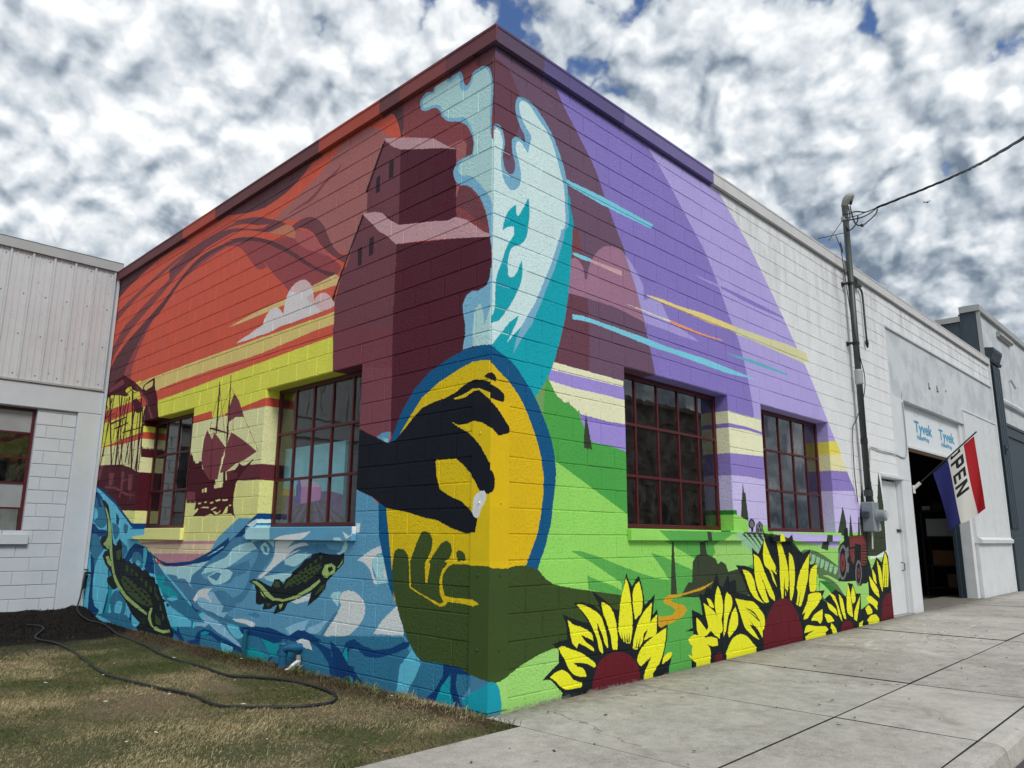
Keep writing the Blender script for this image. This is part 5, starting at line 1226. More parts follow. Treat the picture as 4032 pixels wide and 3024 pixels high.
# windows
def window(parent, wall, u0, u1, z0, z1, cols, rows, dep, m_frame=M_red, frost=(), sill=None, sill_m=None, tf=None, rowz=None):
    fw, fd = .045, .04; o_ = (tf or (lambda mb: mb))
    f = MB(); f.wbox(wall, u0, u1, dep, dep+fd, z0, z0+fw); f.wbox(wall, u0, u1, dep, dep+fd, z1-fw, z1)
    f.wbox(wall, u0, u0+fw, dep, dep+fd, z0+fw, z1-fw); f.wbox(wall, u1-fw, u1, dep, dep+fd, z0+fw, z1-fw)
    win = o_(f).build('window', m_frame, parent, bevel=.004)
    us = [u0+(u1-u0)*i/cols for i in range(cols+1)]; zs = rowz or [z0+(z1-z0)*i/rows for i in range(rows+1)]
    for u in us[1:-1]:
        mb = MB(); mb.wbox(wall, u-.013, u+.013, dep+.003, dep+.033, z0+fw, z1-fw); o_(mb).build('muntin', m_frame, win)
    for z in zs[1:-1]:
        mb = MB(); mb.wbox(wall, u0+fw, u1-fw, dep-.001, dep+.036, z-.014, z+.014); o_(mb).build('muntin', m_frame, win)
    for i in range(cols):
        for j in range(rows):
            t = random.gauss(0, .0010); mb = MB()
            mb.wbox(wall, us[i]+.012, us[i+1]-.012, dep+.017, dep+.021, zs[j]+.012, zs[j+1]-.012)
            p_ = o_(mb).build('pane', M_frost if (i, j) in frost else M_glass, win)
    if sill:
        a, c, s0, s1, pr_ = sill; mb = MB(); mb.wbox(wall, a, c, -pr_, .0, s0, s1); mb.wbox(wall, u0+.002, u1-.002, 0, dep+.002, ZS+.002 if parent is bld else s0, s1)
        o_(mb).build('window_sill', sill_m, parent, bevel=.006)
    return win
ZW = ZS+.065
w1 = window(bld, 'R', OPEN_R[0][0]+.002, OPEN_R[0][1]-.002, ZW+.004, ZT-.002, 5, 3, .165, sill=(1.80, 3.99, 1.262, ZW, .05), sill_m=M_Rs)
w2 = window(bld, 'R', OPEN_R[1][0]+.002, OPEN_R[1][1]-.002, ZW+.004, ZT-.002, 5, 3, .165, sill=(4.71, 6.86, 1.255, ZW, .05), sill_m=M_Rs)
w3 = window(bld, 'L', OPEN_L[0][0]+.002, OPEN_L[0][1]-.002, ZW+.004, ZT-.002, 5, 3, .165, sill=(1.775, 3.86, 1.24, ZW, .05), sill_m=M_Ls)
w4 = window(bld, 'L', OPEN_L[1][0]+.002, OPEN_L[1][1]-.002, ZW+.004, ZT-.002, 4, 3, .165, sill=(5.60, 7.42, 1.22, ZW, .05), sill_m=M_Ls)
tag(w3, 'window with a bright landscape canvas standing behind it')

# service door recess, posts, header and bay
b = MB(); b.box(9.81, 10.25, -.012, .34, -.05, DOOR[2]); b.box(9.60, 10.25, -.012, .34, DOOR[2], 3.735); b.box(10.0, 10.25, .34, .36, -.05, 3.7); b.build('post', M_white, bld, bevel=.008)
b = MB(); b.box(9.64, 17.06, .004, .20, 3.735, 4.955); b.box(10.20, 14.22, -.01, .0, 3.735, 3.86)
hd = b.build('header', M_stucco, bld)
b = MB(); b.box(9.62, 17.06, -.03, .16, 4.957, 5.01); b.build('string_course', M_white, bld, bevel=.006)
b = MB(); b.box(9.60, 9.665, -.005, .2, 3.735, 4.957); b.build('pilaster', M_white, bld, bevel=.006)
# raised remains of letters on the header
for pts in ([(11.92, 4.19, .022, .115), (11.92, 4.19, .10, .018)], [(12.46, 4.21, .022, .12), (12.46, 4.21, .11, .018), (12.46, 4.262, .07, .014)], [(13.07, 4.29, .028, .028)]):
    b = MB()
    for x, z, dx, dz in pts: b.box(x, x+dx, -.014, .004, z, z+dz)
    b.build('letter', M_conc, hd)
# service door
dr = MB(); dr.box(DOOR[0]+.03, DOOR[1]-.06, .10, .14, .10, DOOR[2]-.04); door = dr.build('door', M_whitewood, bld, bevel=.004)
b = MB(); b.box(DOOR[0], DOOR[0]+.03, .20, .34, .06, DOOR[2]); b.box(9.755, 9.81, .05, .34, .10, DOOR[2]); b.box(9.775, 9.81, -.004, .05, .10, DOOR[2]+.03); b.box(DOOR[0], 9.755, .20, .34, DOOR[2]-.04, DOOR[2]); b.build('door_frame', M_whitewood, bld, bevel=.004)
b = MB(); b.box(9.60, 9.74, .085, .10, 1.41, 1.46); b.box(9.66, 9.80, .07, .085, 1.425, 1.45); b.build('hasp', M_pipe, door)
b = MB(); b.tube([(9.68, .10, .92), (9.68, .05, .90), (9.68, .05, .80), (9.68, .10, .78)], .008); b.build('handle', M_pipe, door)
b = MB(); b.box(DOOR[0]-.02, 9.82, -.03, .21, DOOR[2]+.001, DOOR[2]+.05); b.build('door_lintel', M_whitewood, bld, bevel=.004)
MB().box(8.80, 9.80, .0, .6, -.1, .098).build('door_step', M_conc, bld)
# bay: sheathing board above the opening, timber edge, jambs
tv = MB(); tv.box(10.26, 14.0, .10, .12, 2.955, 3.733); board = tv.build('sheathing_board', M_tyvek, bld)
MB().box(10.26, 14.0, .095, .16, 2.875, 2.954).build('board_edge', M_wood, bld)
MB().box(10.26, 14.0, .060, .097, 2.915, 2.957).build('door_trim', M_whitewood, bld)
b = MB(); b.box(14.0, 14.2, .04, .35, .06, 3.733); b.build('jamb', M_whitewood, bld, bevel=.006)
b = MB(); b.box(13.80, 13.86, .28, .34, .06, 2.95); b.box(13.90, 13.93, .22, .34, .06, 2.95); b.build('door_track', M_blue, bld)
def lettering(txt, x, z, size, sx, y, m, parent, bold=0.0):
    cu = bpy.data.curves.new('lettering', 'FONT'); cu.body = txt; cu.size = size; cu.offset = bold; cu.extrude = .0006; cu.resolution_u = 3
    o = bpy.data.objects.new('lettering', cu); C.objects.link(o); bpy.context.view_layer.update()
    me = bpy.data.meshes.new_from_object(o.evaluated_get(bpy.context.evaluated_depsgraph_get())); bpy.data.objects.remove(o)
    me.materials.clear(); me.materials.append(m); me.name = 'lettering'
    q = bpy.data.objects.new('lettering', me); C.objects.link(q); q.parent = parent
    q.location = (x, y, z); q.rotation_euler = (math.pi/2, 0, 0); q.scale = (sx, 1, 1); return q
for x, z in ((11.13, 3.27), (12.665, 3.27)):
    lettering('Tyvek', x, z, .30, 1.42, .098, M_print, board, .008); lettering('HomeWrap', x+.08, z-.135, .125, 1.22, .098, M_print, board, .003)
    lettering('The smart choice for building', x+.14, z-.19, .035, 1.2, .098, M_print2, board) if 0 else None
    ring = MB(); cx, cz = x+.17, z+.345
    pts = [(cx+.115*math.cos(t*math.pi/14), .0985, cz+.052*math.sin(t*math.pi/14)) for t in range(29)]
    ring.tube(pts, .0035, 4, False); ring.build('emblem', M_print2, board)
# right bay: timber clad pier with ledge
b = MB()
x = 14.205
while x < 17.0:
    b.box(x, min(x+.178, 17.04), -.012+random.uniform(-.003, .003), .15, 1.36, 4.03); x += .182
pn = b.build('board_cladding', M_whitewood, bld)
b = MB(); b.box(14.2, 17.05, -.03, .15, 4.031, 4.07); b.box(14.2, 17.05, .0, .15, 4.07, 3.735) if 0 else None; b.build('cladding_trim', M_whitewood, bld, bevel=.004)
b = MB(); b.box(14.22, 17.05, -.03, .2, -.1, 1.22); b.build('bulkhead', M_white, bld, bevel=.006)
b = MB(); b.prism([(-.10, 1.222), (-.11, 1.30), (-.04, 1.355), (.15, 1.358), (.15, 1.222)], 'x', 14.20, 17.06); b.build('ledge', M_whitewood, bld, bevel=.003)
b = MB(); b.box(17.04, 17.10, -.05, .2, -.1, 5.52); b.build('end_pilaster', M_white, bld, bevel=.006)
MB().box(9.8, 17.0, -.0, .7, -.1, .118).build('threshold', M_pave, bld)
# ------------------------------------------------------------------ annex on the left
AY = LEND
ann = empty('annex_building', (0, 0, 0), 'white annex with ribbed metal upper wall beside the lawn', 'building')
w = MB(); w.box(-9, .0, AY+.03, AY+.25, -.3, 1.27); w.box(-.94, .0, AY+.03, AY+.25, 1.27, 3.21); w.box(-9, -3.0, AY+.03, AY+.25, 1.27, 3.21); w.box(-9, .0, AY+.03, AY+.25, 3.21, 5.7)
acore = w.build('wall', M_annex, ann)
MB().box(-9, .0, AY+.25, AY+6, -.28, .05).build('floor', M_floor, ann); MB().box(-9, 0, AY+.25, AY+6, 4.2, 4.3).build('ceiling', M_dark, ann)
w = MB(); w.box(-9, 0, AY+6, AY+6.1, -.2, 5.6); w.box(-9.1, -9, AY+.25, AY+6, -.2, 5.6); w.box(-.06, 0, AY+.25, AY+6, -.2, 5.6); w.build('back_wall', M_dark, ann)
w = MB(); w.box(-9, -.02, AY-.03, AY+.03, 3.215, 3.60); w.build('band', M_annex, ann, bevel=.012)
w = MB(); w.box(-.385, -.02, AY-.028, AY+.03, -.1, 3.2149); w.build('pilaster', M_annex, ann, bevel=.012)
w = MB(); w.box(-.045, -.008, AY-.10, AY-.03, -.05, 5.6); w.build('corner_trim', M_annex, ann, bevel=.006)
# ribbed sheets
for i in range(9):
    x1 = -.05-i*.915; x0 = x1-.915; prof = []
    for k in range(3):
        a = x1-k*.305
        for dx, y in ((0, 0), (-.012, -.032), (-.036, -.032), (-.048, 0), (-.135, 0), (-.142, -.007), (-.162, -.007), (-.169, 0), (-.22, 0), (-.227, -.007), (-.247, -.007), (-.254, 0)):
            prof.append((a+dx, AY-.004+y))
    prof.append((x0, AY-.004)); s_ = MB(); n = len(prof)
    for z in (3.63, 5.70):
        for x, y in prof: s_.v.append((x, y, z))
    s_.f = [(j, j+1, n+j+1, n+j) for j in range(n-1)]
    sheet_ = s_.build('metal_sheet', M_metalwhite, ann)
    sc2 = MB()
    for k in range(3):
        for zz in (3.72, 4.35, 5.0, 5.6): sc2.tube([(x1-k*.305-.09, AY-.005, zz), (x1-k*.305-.09, AY-.012, zz)], .009, 6)
    tag(sc2.build('screws', M_pipe, sheet_), kind='stuff')
w = MB(); w.box(-9, -.02, AY-.055, AY, 3.602, 3.632); w.build('drip_flashing', M_galv, ann)
w = MB(); w.prism([(AY-.06, 5.69), (AY-.06, 5.84), (AY-.07, 5.85), (AY+.3, 5.87), (AY+.3, 5.69)], 'x', -9, .03); w.build('coping', M_galv, ann)
# block infill
def annex_blocks():
    lst = []; op = (-3.0, -.94)
    for k in range(-1, 16):
        zb, zt = Z0+k*BH+.03, min(Z0+(k+1)*BH+.03, 3.21)
        if zt-zb < .04: continue
        off = 0 if k % 2 else .5
        for i in range(-20, 1):
            a, c = (i+off)*BL-.385, (i+1+off)*BL-.385; c = min(c, -.387); a = max(a, -5)
            if c-a < .03: continue
            if zb > 1.25 and zt < 3.25:
                if a < op[1] and c > op[0]:
                    if c > op[1]: a = op[1]
                    elif a < op[0]: c = op[0]
                    else: continue
            if c-a < .03: continue
            o = bpy.data.objects.new('block', block_mesh(c-a-.005, zt-zb-.008, M_annex)); C.objects.link(o); o.parent = acore
            o.location = ((a+c)/2, AY+.016+random.uniform(-.001, .003), (zb+zt)/2); o.rotation_euler = (random.gauss(0, .003), random.gauss(0, .001), 0)
annex_blocks()
def shiftA(mb):
    mb.v = [(x, y+AY, z) for x, y, z in mb.v]; return mb
M_redA = M_red
window(ann, 'R', -2.998, -.942, 1.285, 3.208, 4, 5, .10, frost=((3, 4), (3, 1), (2, 4), (2, 1)), sill=(-3.08, -.86, 1.13, 1.282, .05), sill_m=M_annex, tf=shiftA)
# kitchen things behind the annex window
def thing_box(name, label, cat, x0, x1, y0, y1, z0, z1, m, group=None, bevel=.01):
    return tag(MB().box(x0, x1, y0, y1, z0, z1).build(name, m, bevel=bevel), label, cat, group)
cab = thing_box('cabinet', 'pale cupboard seen through the annex window', 'cabinet', -2.4, -.75, AY+1.2, AY+1.7, .05, 2.0, M_pale)
bw = MB(); n = 20
rr = [(.06, 0), (.12, .02), (.165, .08), (.185, .16), (.178, .16), (.155, .085), (.0, .03)]
for r_, z in rr:
    for k in range(n): bw.v.append((-1.27+r_*math.cos(2*math.pi*k/n), AY+1.38+r_*math.sin(2*math.pi*k/n), 2.001+z))
for i in range(len(rr)-1):
    for k in range(n): bw.f.append((i*n+k, i*n+(k+1) % n, (i+1)*n+(k+1) % n, (i+1)*n+k))
tag(bw.build('mixing_bowl', M_pvc, smooth=True), 'white bowl on the cupboard behind the annex window', 'bowl')

# ------------------------------------------------------------------ building at the far right
far = empty('corner_store', (17.1, 0, 0), 'white stuccoed shop with dark blue trim at the far right', 'building')
w = MB(); w.box(17.12, 40, .10, .3, 3.2, 6.95); w.box(17.12, 17.25, .3, 14, -.2, 6.72); w.box(17.12, 17.25, .3, .46, 6.72, 6.95); w.build('wall', M_stucco, far)
w = MB(); w.prism([(.02, 6.95), (.02, 7.10), (.4, 7.12), (.4, 6.95)], 'x', 17.04, 40); w.box(17.04, 17.4, .40, .48, 6.95, 7.11); w.build('coping', M_galv, far)
w = MB(); w.box(17.05, 17.4, .481, 14, 6.74, 6.88); w.build('side_coping', M_galv, far)
y = .12
while y < 6:
    s_ = MB(); s_.prism([(17.118, y+.004), (17.118, y+.396), (17.10, y+.396), (17.10, y+.36), (17.085, y+.36), (17.085, y+.33), (17.10, y+.33), (17.10, y+.004)], 'z', 5.3, 6.74 if y > .4 else 6.94)
    s_.build('siding_panel', M_blue2, far); y += .40
w = MB(); w.box(17.085, 17.115, .03, .118, 5.3, 6.94); w.build('corner_trim', M_galv, far)
pil = MB(); pil.box(17.13, 17.98, -.10, .15, -.05, 1.35); p_ = pil.build('pilaster', M_blue, far, bevel=.01)
sh = MB(); sh.box(17.16, 17.95, -.055, .15, 1.36, 5.6); sh.build('pilaster_shaft', M_blue, p_)
for i in range(4):
    MB().box(17.20+i*.19, 17.32+i*.19, -.10, -.0551, 1.55, 5.55).build('flute', M_blue, p_, bevel=.015)
c_ = MB(); c_.prism([(-.10, 5.60), (-.13, 5.66), (-.09, 5.70), (-.12, 5.80), (-.16, 5.90), (-.16, 5.97), (.15, 6.02), (.15, 5.60)], 'x', 17.12, 18.02); c_.build('capital', M_blue, p_)
b = MB(); b.box(17.30, 17.42, -.135, -.1005, 3.35, 3.55); b.box(17.33, 17.39, -.16, -.135, 3.42, 3.48); b.build('lamp_bracket', M_blue, p_)
w = MB(); w.box(18.0, 40, .04, .09, .0, 3.9); w.build('shopfront_panel', M_blue, far)
w = MB(); w.box(18.0, 40, .0, .098, 3.9, 4.15); w.box(18.0, 40, -.03, .1, 4.15, 4.22); w.build('fascia', M_blue, far)
w = MB(); w.prism([(.099, 4.75), (.02, 4.78), (.0, 4.84), (.03, 4.90), (.099, 4.92)], 'x', 18.0, 40); w.build('string_course', M_stucco, far)
w = MB(); w.prism([(.099, 6.66), (.03, 6.66), (-.01, 6.70), (-.01, 6.78), (.03, 6.80), (.099, 6.80)], 'x', 19.0, 20.5); w.build('light_fitting', M_galv, far)
w = MB(); w.tube([(19.9, .06, 5.6), (19.98, -.02, 5.35)], .03, 8); w.build('bracket', M_galv, far)

# ------------------------------------------------------------------ electric service on the wall
ms = empty('service_mast', (7.86, 0, 0), 'tall grey conduit mast with weatherhead fixed to the white wall', 'conduit')
pa, pb = Vector((7.86, -.10, 1.84)), Vector((7.84, -.125, 6.60))
ptm = lambda z: pa+(pb-pa)*((z-pa.z)/(pb.z-pa.z))
MB().tube([pa, pb], .047, 14).build('pole', M_pipe, ms, smooth=True)
MB().tube([ptm(3.64), ptm(3.66), ptm(3.86), ptm(3.88)], [.050, .060, .060, .050], 14).build('coupling', M_galv, ms, smooth=False)
MB().tube([ptm(2.72), ptm(2.80)], .053, 12).build('collar', M_black, ms)
MB().tube([ptm(1.93), ptm(2.02)], .066, 12).build('hub', M_pipe, ms)
for z in (5.28, 4.30):
    c = ptm(z); b = MB(); b.tube([c+Vector((0, 0, -.02)), c+Vector((0, 0, .02))], .055, 12); b.box(c.x-.10, c.x-.03, -.02, -.0, z-.03, z+.03); b.box(c.x-.085, c.x-.045, -.11, -.02, z-.015, z+.015); b.build('strap', M_black, ms)
wh = MB(); top = pb
rings = []
for z, r_, sx in ((6.58, .055, 0), (6.62, .075, .0), (6.70, .10, .03), (6.77, .12, .06), (6.82, .11, .08), (6.85, .075, .085), (6.862, .02, .085)):
    r_ *= .64; sx *= .75; z = 6.58+(z-6.58)*.78
    rings.append(([(top.x+sx*.6+r_*math.cos(2*math.pi*k/14)*1.25, top.y-sx*1.3+r_*math.sin(2*math.pi*k/14)*1.1, z) for k in range(14)]))
for r_ in rings: wh.v += r_
for i in range(len(rings)-1):
    for k in range(14): wh.f.append((i*14+k, i*14+(k+1) % 14, (i+1)*14+(k+1) % 14, (i+1)*14+k))
wh.f.append(tuple(range(14))); wh.f.append(tuple(range((len(rings)-1)*14, len(rings)*14)))
hd_ = wh.build('weatherhead', mat('pale cast alloy', (150, 150, 142), .5, .08, 9), ms, smooth=True)
b = MB(); b.tube([(7.90, -.20, 6.675), (7.915, -.225, 6.665)], .05, 12); b.build('insert', M_black, hd_)
# overhead cable and drip loops
sc_ = empty('service_cable', (8.0, -.3, 6.5), 'twisted black overhead cable running from the mast to the upper right', 'cable')
A0, A1 = Vector((8.45, -.40, 6.72)), Vector((4.3, -3.55, 5.32)); far_end = A0+(Vector((5.043, -3.0, 5.546))-Vector((8.764, -.3, 6.818)))*3.0
start = Vector((8.30, -.36, 6.60))
def span(t):
    p = start+(far_end-start)*t; return p
def unp(fx, fy, y):
    px, py = (fx/.5486-2016)/2963.57, -(fy/.5486-1512)/2963.57; d = rt2*px+up2*py+fwd; t = (y-CAM.y)/d.y; return CAM+d*t
E1, E2, E3 = unp(1893, 449, -.45), unp(2060, 381, -1.6), unp(2212, 297, -3.0); E4 = E3+(E3-E2)*2.2+Vector((0, 0, .25))
def bez(pts, n):
    out = []
    P = [pts[0]*2-pts[1]]+pts+[pts[-1]*2-pts[-2]]
    for i in range(1, len(P)-2):
        for k in range(n):
            t = k/n; a, b_, c, d = P[i-1], P[i], P[i+1], P[i+2]
            out.append(.5*((2*b_)+(c-a)*t+(2*a-5*b_+4*c-d)*t*t+(3*b_-a-3*c+d)*t**3))
    out.append(pts[-1]); return out
ax_ = bez([E1, E2, E3, E4], 60)
for s in range(3):
    pts = []
    for i, p in enumerate(ax_):
        t = (ax_[min(i+1, len(ax_)-1)]-ax_[max(i-1, 0)]).normalized(); u = t.cross(Vector((0, 0, 1))).normalized(); v = u.cross(t)
        an = i*.30+s*2*math.pi/3; r_ = .010
        pts.append(p+u*math.cos(an)*r_+v*math.sin(an)*r_)
    MB().tube(pts, .0115 if s < 2 else .008, 6).build('strand', M_black, sc_, smooth=True)
H0 = Vector((7.97, -.28, 6.68))
def loop(name, pts, r=.011): MB().tube(bez([Vector(p) for p in pts], 8), r, 6).build(name, M_black, sc_, smooth=True)
loop('drip_loop', [unp(1836, 445, -.28), unp(1840, 462, -.3), unp(1848, 483, -.3), unp(1862, 487, -.34), unp(1875, 478, -.4), unp(1892, 462, -.45), unp(1895, 452, -.45)])
loop('drip_loop', [unp(1832, 445, -.28), unp(1836, 470, -.3), unp(1828, 488, -.3), unp(1832, 497, -.3), unp(1842, 493, -.34), unp(1852, 478, -.36), unp(1853, 466, -.38)])
loop('drip_loop', [unp(1832, 445, -.28), unp(1826, 463, -.25), unp(1848, 457, -.35), unp(1870, 458, -.4), unp(1893, 449, -.45)])
loop('drip_loop', [unp(1818, 478, -.22), unp(1830, 476, -.25), unp(1860, 470, -.38), unp(1880, 460, -.42), unp(1893, 450, -.45)])
loop('dead_end_wire', [unp(1820, 472, -.2), unp(1850, 466, -.33), unp(1893, 449, -.45)], .007)
b = MB(); c = unp(1822, 473, -.2); b.box(c.x-.04, c.x+.06, c.y-.03, c.y+.03, c.z-.03, c.z+.03); b.build('clamp', M_galv, sc_, bevel=.01)
for q in ((1862, 487, -.34), (1832, 497, -.3)):
    c = unp(*q); MB().box(c.x-.03, c.x+.03, c.y-.02, c.y+.02, c.z-.02, c.z+.02).build('splice', M_black, sc_, bevel=.008)
# guy and drop wires on the wall
dw = MB(); dw.tube(bez([unp(1805, 508, .12), Vector((7.77, -.06, 5.80)), unp(1815, 525, -.15), unp(1826, 600, -.17), unp(1840, 690, -.17), unp(1855, 760, -.17), unp(1868, 815, -.17), unp(1865, 860, -.12), unp(1849, 908, -.05), unp(1842, 930, -.03), unp(1845, 1010, -.03), unp(1853, 1085, -.03)], 8), .007, 5)
tag(dw.build('drop_wire', M_black, smooth=True), 'thin black wire bowing out beside the conduit mast', 'wire')
gw = MB(); gw.tube([unp(1817, 480, -.14), unp(1790, 520, .3)], .005, 5); gw.tube([unp(1766, 516, .3), unp(1823, 503, -.12)], .006, 5)
tag(gw.build('guy_wire', M_black), 'thin guy wires tying the mast top to the roof', 'wire')
# short branch conduit with box
bc = empty('branch_conduit', (8.5, 0, 5), 'short grey conduit with junction box bent down the white wall', 'conduit')
b = MB(); b.box(8.22, 8.40, -.10, -.003, 5.36, 5.48); b.build('junction_box', M_pipe, bc, bevel=.01)
MB().tube(bez([Vector((8.36, -.04, 5.38)), Vector((8.50, -.04, 5.36)), Vector((8.555, -.04, 5.27)), Vector((8.56, -.04, 4.9)), Vector((8.565, -.04, 4.50))], 6), .016, 8).build('pipe', M_pipe, bc, smooth=True)
MB().tube([(8.565, -.04, 4.50), (8.565, -.04, 4.46), (8.58, -.04, 4.38)], [.026, .03, .014], 8).build('pipe_end', M_black, bc)
# meter
mt = empty('electric_meter', (7.8, 0, 1.6), 'grey electric meter box with round meter beside the service door', 'meter')
MB().box(7.77, 8.02, -.18, -.003, 1.40, 1.84).build('box', M_grey, mt, bevel=.012)
MB().tube([(7.89, -.18, 1.64), (7.89, -.205, 1.64), (7.89, -.21, 1.64), (7.89, -.31, 1.64), (7.89, -.325, 1.64)], [.095, .095, .085, .082, .06], 20).build('meter_can', M_grey, mt)
MB().tube([(7.89, -.3255, 1.64), (7.89, -.332, 1.64)], .056, 18).build('dial', M_pale, mt)
MB().box(7.92, 8.01, -.19, -.181, 1.42, 1.52).build('label_plate', M_pale, mt)
MB().box(7.71, 7.77, -.12, -.02, 1.60, 1.70).build('side_box', M_pipe, mt, bevel=.008)
MB().tube([(7.88, -.1, 1.40), (7.89, -.08, 1.15)], .012, 8).build('ground_pipe', M_pvc, mt)
# conduit loop over the door
cl = MB(); cl.tube(bez([unp(1878, 1010, -.02), unp(1879, 972, -.02), unp(1883, 966, -.02), unp(1900, 973, -.02), unp(1930, 980, -.02), unp(1958, 985, -.03), unp(1955, 920, -.03), unp(1950, 872, -.03), unp(1952, 870, -.03)], 6), .010, 6)
tag(cl.build('door_conduit', M_galv, smooth=True), 'thin pale conduit running over the service door to the bay', 'conduit')

# ------------------------------------------------------------------ flag
fl = empty('open_flag', (10.3, 0, 2.19), 'red white and blue OPEN flag on an angled pole over the bay', 'flag')
q0, q1 = Vector((10.30, -.02, 2.16)), Vector((10.40, -1.06, 3.085))
MB().tube([q0+(q1-q0)*.08, q1], .0125, 8).build('pole', M_black, fl)
MB().tube([q0, q0+(q1-q0)*.11], .03, 10).build('socket', M_pvc, fl); MB().box(10.26, 10.34, -.04, -.013, 2.08, 2.22).build('bracket', M_pvc, fl, bevel=.006)
FW, FH = 420, 600
fi = np.empty((FH, FW, 4), np.float32); cb, cw, cr = [(*[v/.9 for v in lin(c)], 1) for c in ((38, 42, 108), (222, 220, 212), (176, 22, 34))]; ck = (.012, .012, .016, 1)
fi[:] = cw; fi[:, :int(.37*FW)] = cb; fi[:, int(.76*FW):] = cr
def letter(polys, s0, t0, w, h):
    # letters stand with their tops towards the red stripe, reading away from the pole
    for pl in polys:
        P = np.array([((s0+py*h)*FW, (1-(t0+px*w))*FH) for px, py in pl]); fill(fi, P, ck)
letter([[(0, 0), (1, 0), (1, 1), (0, 1)]], .43, -.08, .13, .24)
fill(fi, np.array([((.43+.05)*FW, (1+.055)*FH), ((.43+.19)*FW, (1+.055)*FH), ((.43+.19)*FW, (1-.02)*FH), ((.43+.05)*FW, (1-.02)*FH)]), cw)
letter([[(0, 0), (.3, 0), (.3, 1), (0, 1)], [(.3, .78), (.85, .78), (1, .9), (.9, 1), (.3, 1)], [(.3, .36), (.85, .36), (1, .5), (.9, .58), (.3, .58)], [(.7, .4), (1, .46), (1, .94), (.7, .98)]], .405, .10, .14, .31)
letter([[(0, 0), (.3, 0), (.3, 1), (0, 1)], [(0, 0), (1, 0), (1, .2), (0, .2)], [(0, .4), (.9, .4), (.9, .6), (0, .6)], [(0, .8), (1, .8), (1, 1), (0, 1)]], .405, .285, .135, .31)
letter([[(0, 0), (.26, 0), (.26, 1), (0, 1)], [(.74, 0), (1, 0), (1, 1), (.74, 1)], [(0, 1), (.3, 1), (1, 0), (.7, 0)]], .405, .46, .16, .31)
IMF = bpy.data.images.new('flag_print', FW, FH, alpha=True, float_buffer=True, is_data=True); IMF.pixels.foreach_set(fi.ravel()); IMF.update(); IMF.pack()
M_flag, p = newmat('printed nylon flag'); uvn = N('ShaderNodeUVMap'); t = N('ShaderNodeTexImage', extension='EXTEND'); t.image = IMF; LK(uvn.outputs[0], t.inputs[0]); LK(t.outputs['Color'], p.inputs['Base Color']); p.inputs['Roughness'].default_value = .7
tl = N('ShaderNodeBsdfTranslucent'); LK(t.outputs['Color'], tl.inputs[0]); mx = N('ShaderNodeMixShader'); mx.inputs[0].default_value = .25; outn = [n for n in T_.nodes if n.type == 'OUTPUT_MATERIAL'][0]; LK(p.outputs[0], mx.inputs[1]); LK(tl.outputs[0], mx.inputs[2]); LK(mx.outputs[0], outn.inputs['Surface'])
fm = MB(); ns, nt = 28, 36; uv = []
for j in range(nt+1):
    for i in range(ns+1):
        s, tt = i/ns, j/nt
        base = q0+(q1-q0)*(.30+.64*s)
        # the cloth gathers towards the lower end of the pole as it hangs
        drop = tt*(1.02+.22*s)
        sw = math.sin(s*6.4+tt*2.0+.6)*.085*(.2+tt)+math.sin(s*13+tt*4)*.022*tt+math.sin(tt*5+s*2)*.02
        pull = -.05*tt*(s-.2)+.10*tt*tt*(.5-s)
        fm.v.append((base.x+sw+.02*tt, base.y-.16*tt*(1-.75*s)-.01, base.z-drop*.985-.014+.02*math.sin(s*9)*tt)); uv.append((s, 1-tt))
for j in range(nt):
    for i in range(ns): a = j*(ns+1)+i; fm.f.append((a, a+1, a+ns+2, a+ns+1))
fo = fm.build('cloth', M_flag, fl, fix=False, smooth=True); ul = fo.data.uv_layers.new(name='UVMap')
for lp in fo.data.loops: ul.data[lp.index].uv = uv[lp.vertex_index]

# ------------------------------------------------------------------ things inside the bay
def shelf_unit(x0, x1, y0, y1, zs, name, label):
    e = empty(name, (x0, y0, .06), label, 'shelf')
    for x in (x0, x1-.04):
        for y in (y0, y1-.04): MB().box(x, x+.04, y, y+.04, .06, zs[-1]+.05).build('upright', M_shelf, e)
    for z in zs: MB().box(x0, x1, y0, y1, z, z+.03).build('shelf', M_shelf, e)
    return e
shelf_unit(15.0, 15.5, .46, 1.28, [.22, .70, 1.34, 1.92], 'storage_shelf', 'dark storage shelf loaded with boxes inside the bay')
thing_box('storage_box', 'brown cardboard box on the middle shelf in the bay', 'box', 15.02, 15.4, .66, 1.10, .732, 1.06, M_box)
thing_box('flat_panel', 'pale flat panel standing on the bay shelf', 'panel', 15.0, 15.06, .55, 1.17, 1.372, 1.76, M_pale)
thing_box('small_box', 'small pale box on top of the bay shelf', 'box', 15.1, 15.3, 1.08, 1.25, 1.952, 2.05, M_pvc)
thing_box('dark_crate', 'dark crate on top of the bay shelf beside the pale box', 'crate', 15.05, 15.4, .5, 1.02, 1.952, 2.12, M_shelf)
thing_box('tan_bin', 'tan bin on the lowest bay shelf', 'bin', 15.05, 15.4, .55, .85, .252, .55, M_wood)

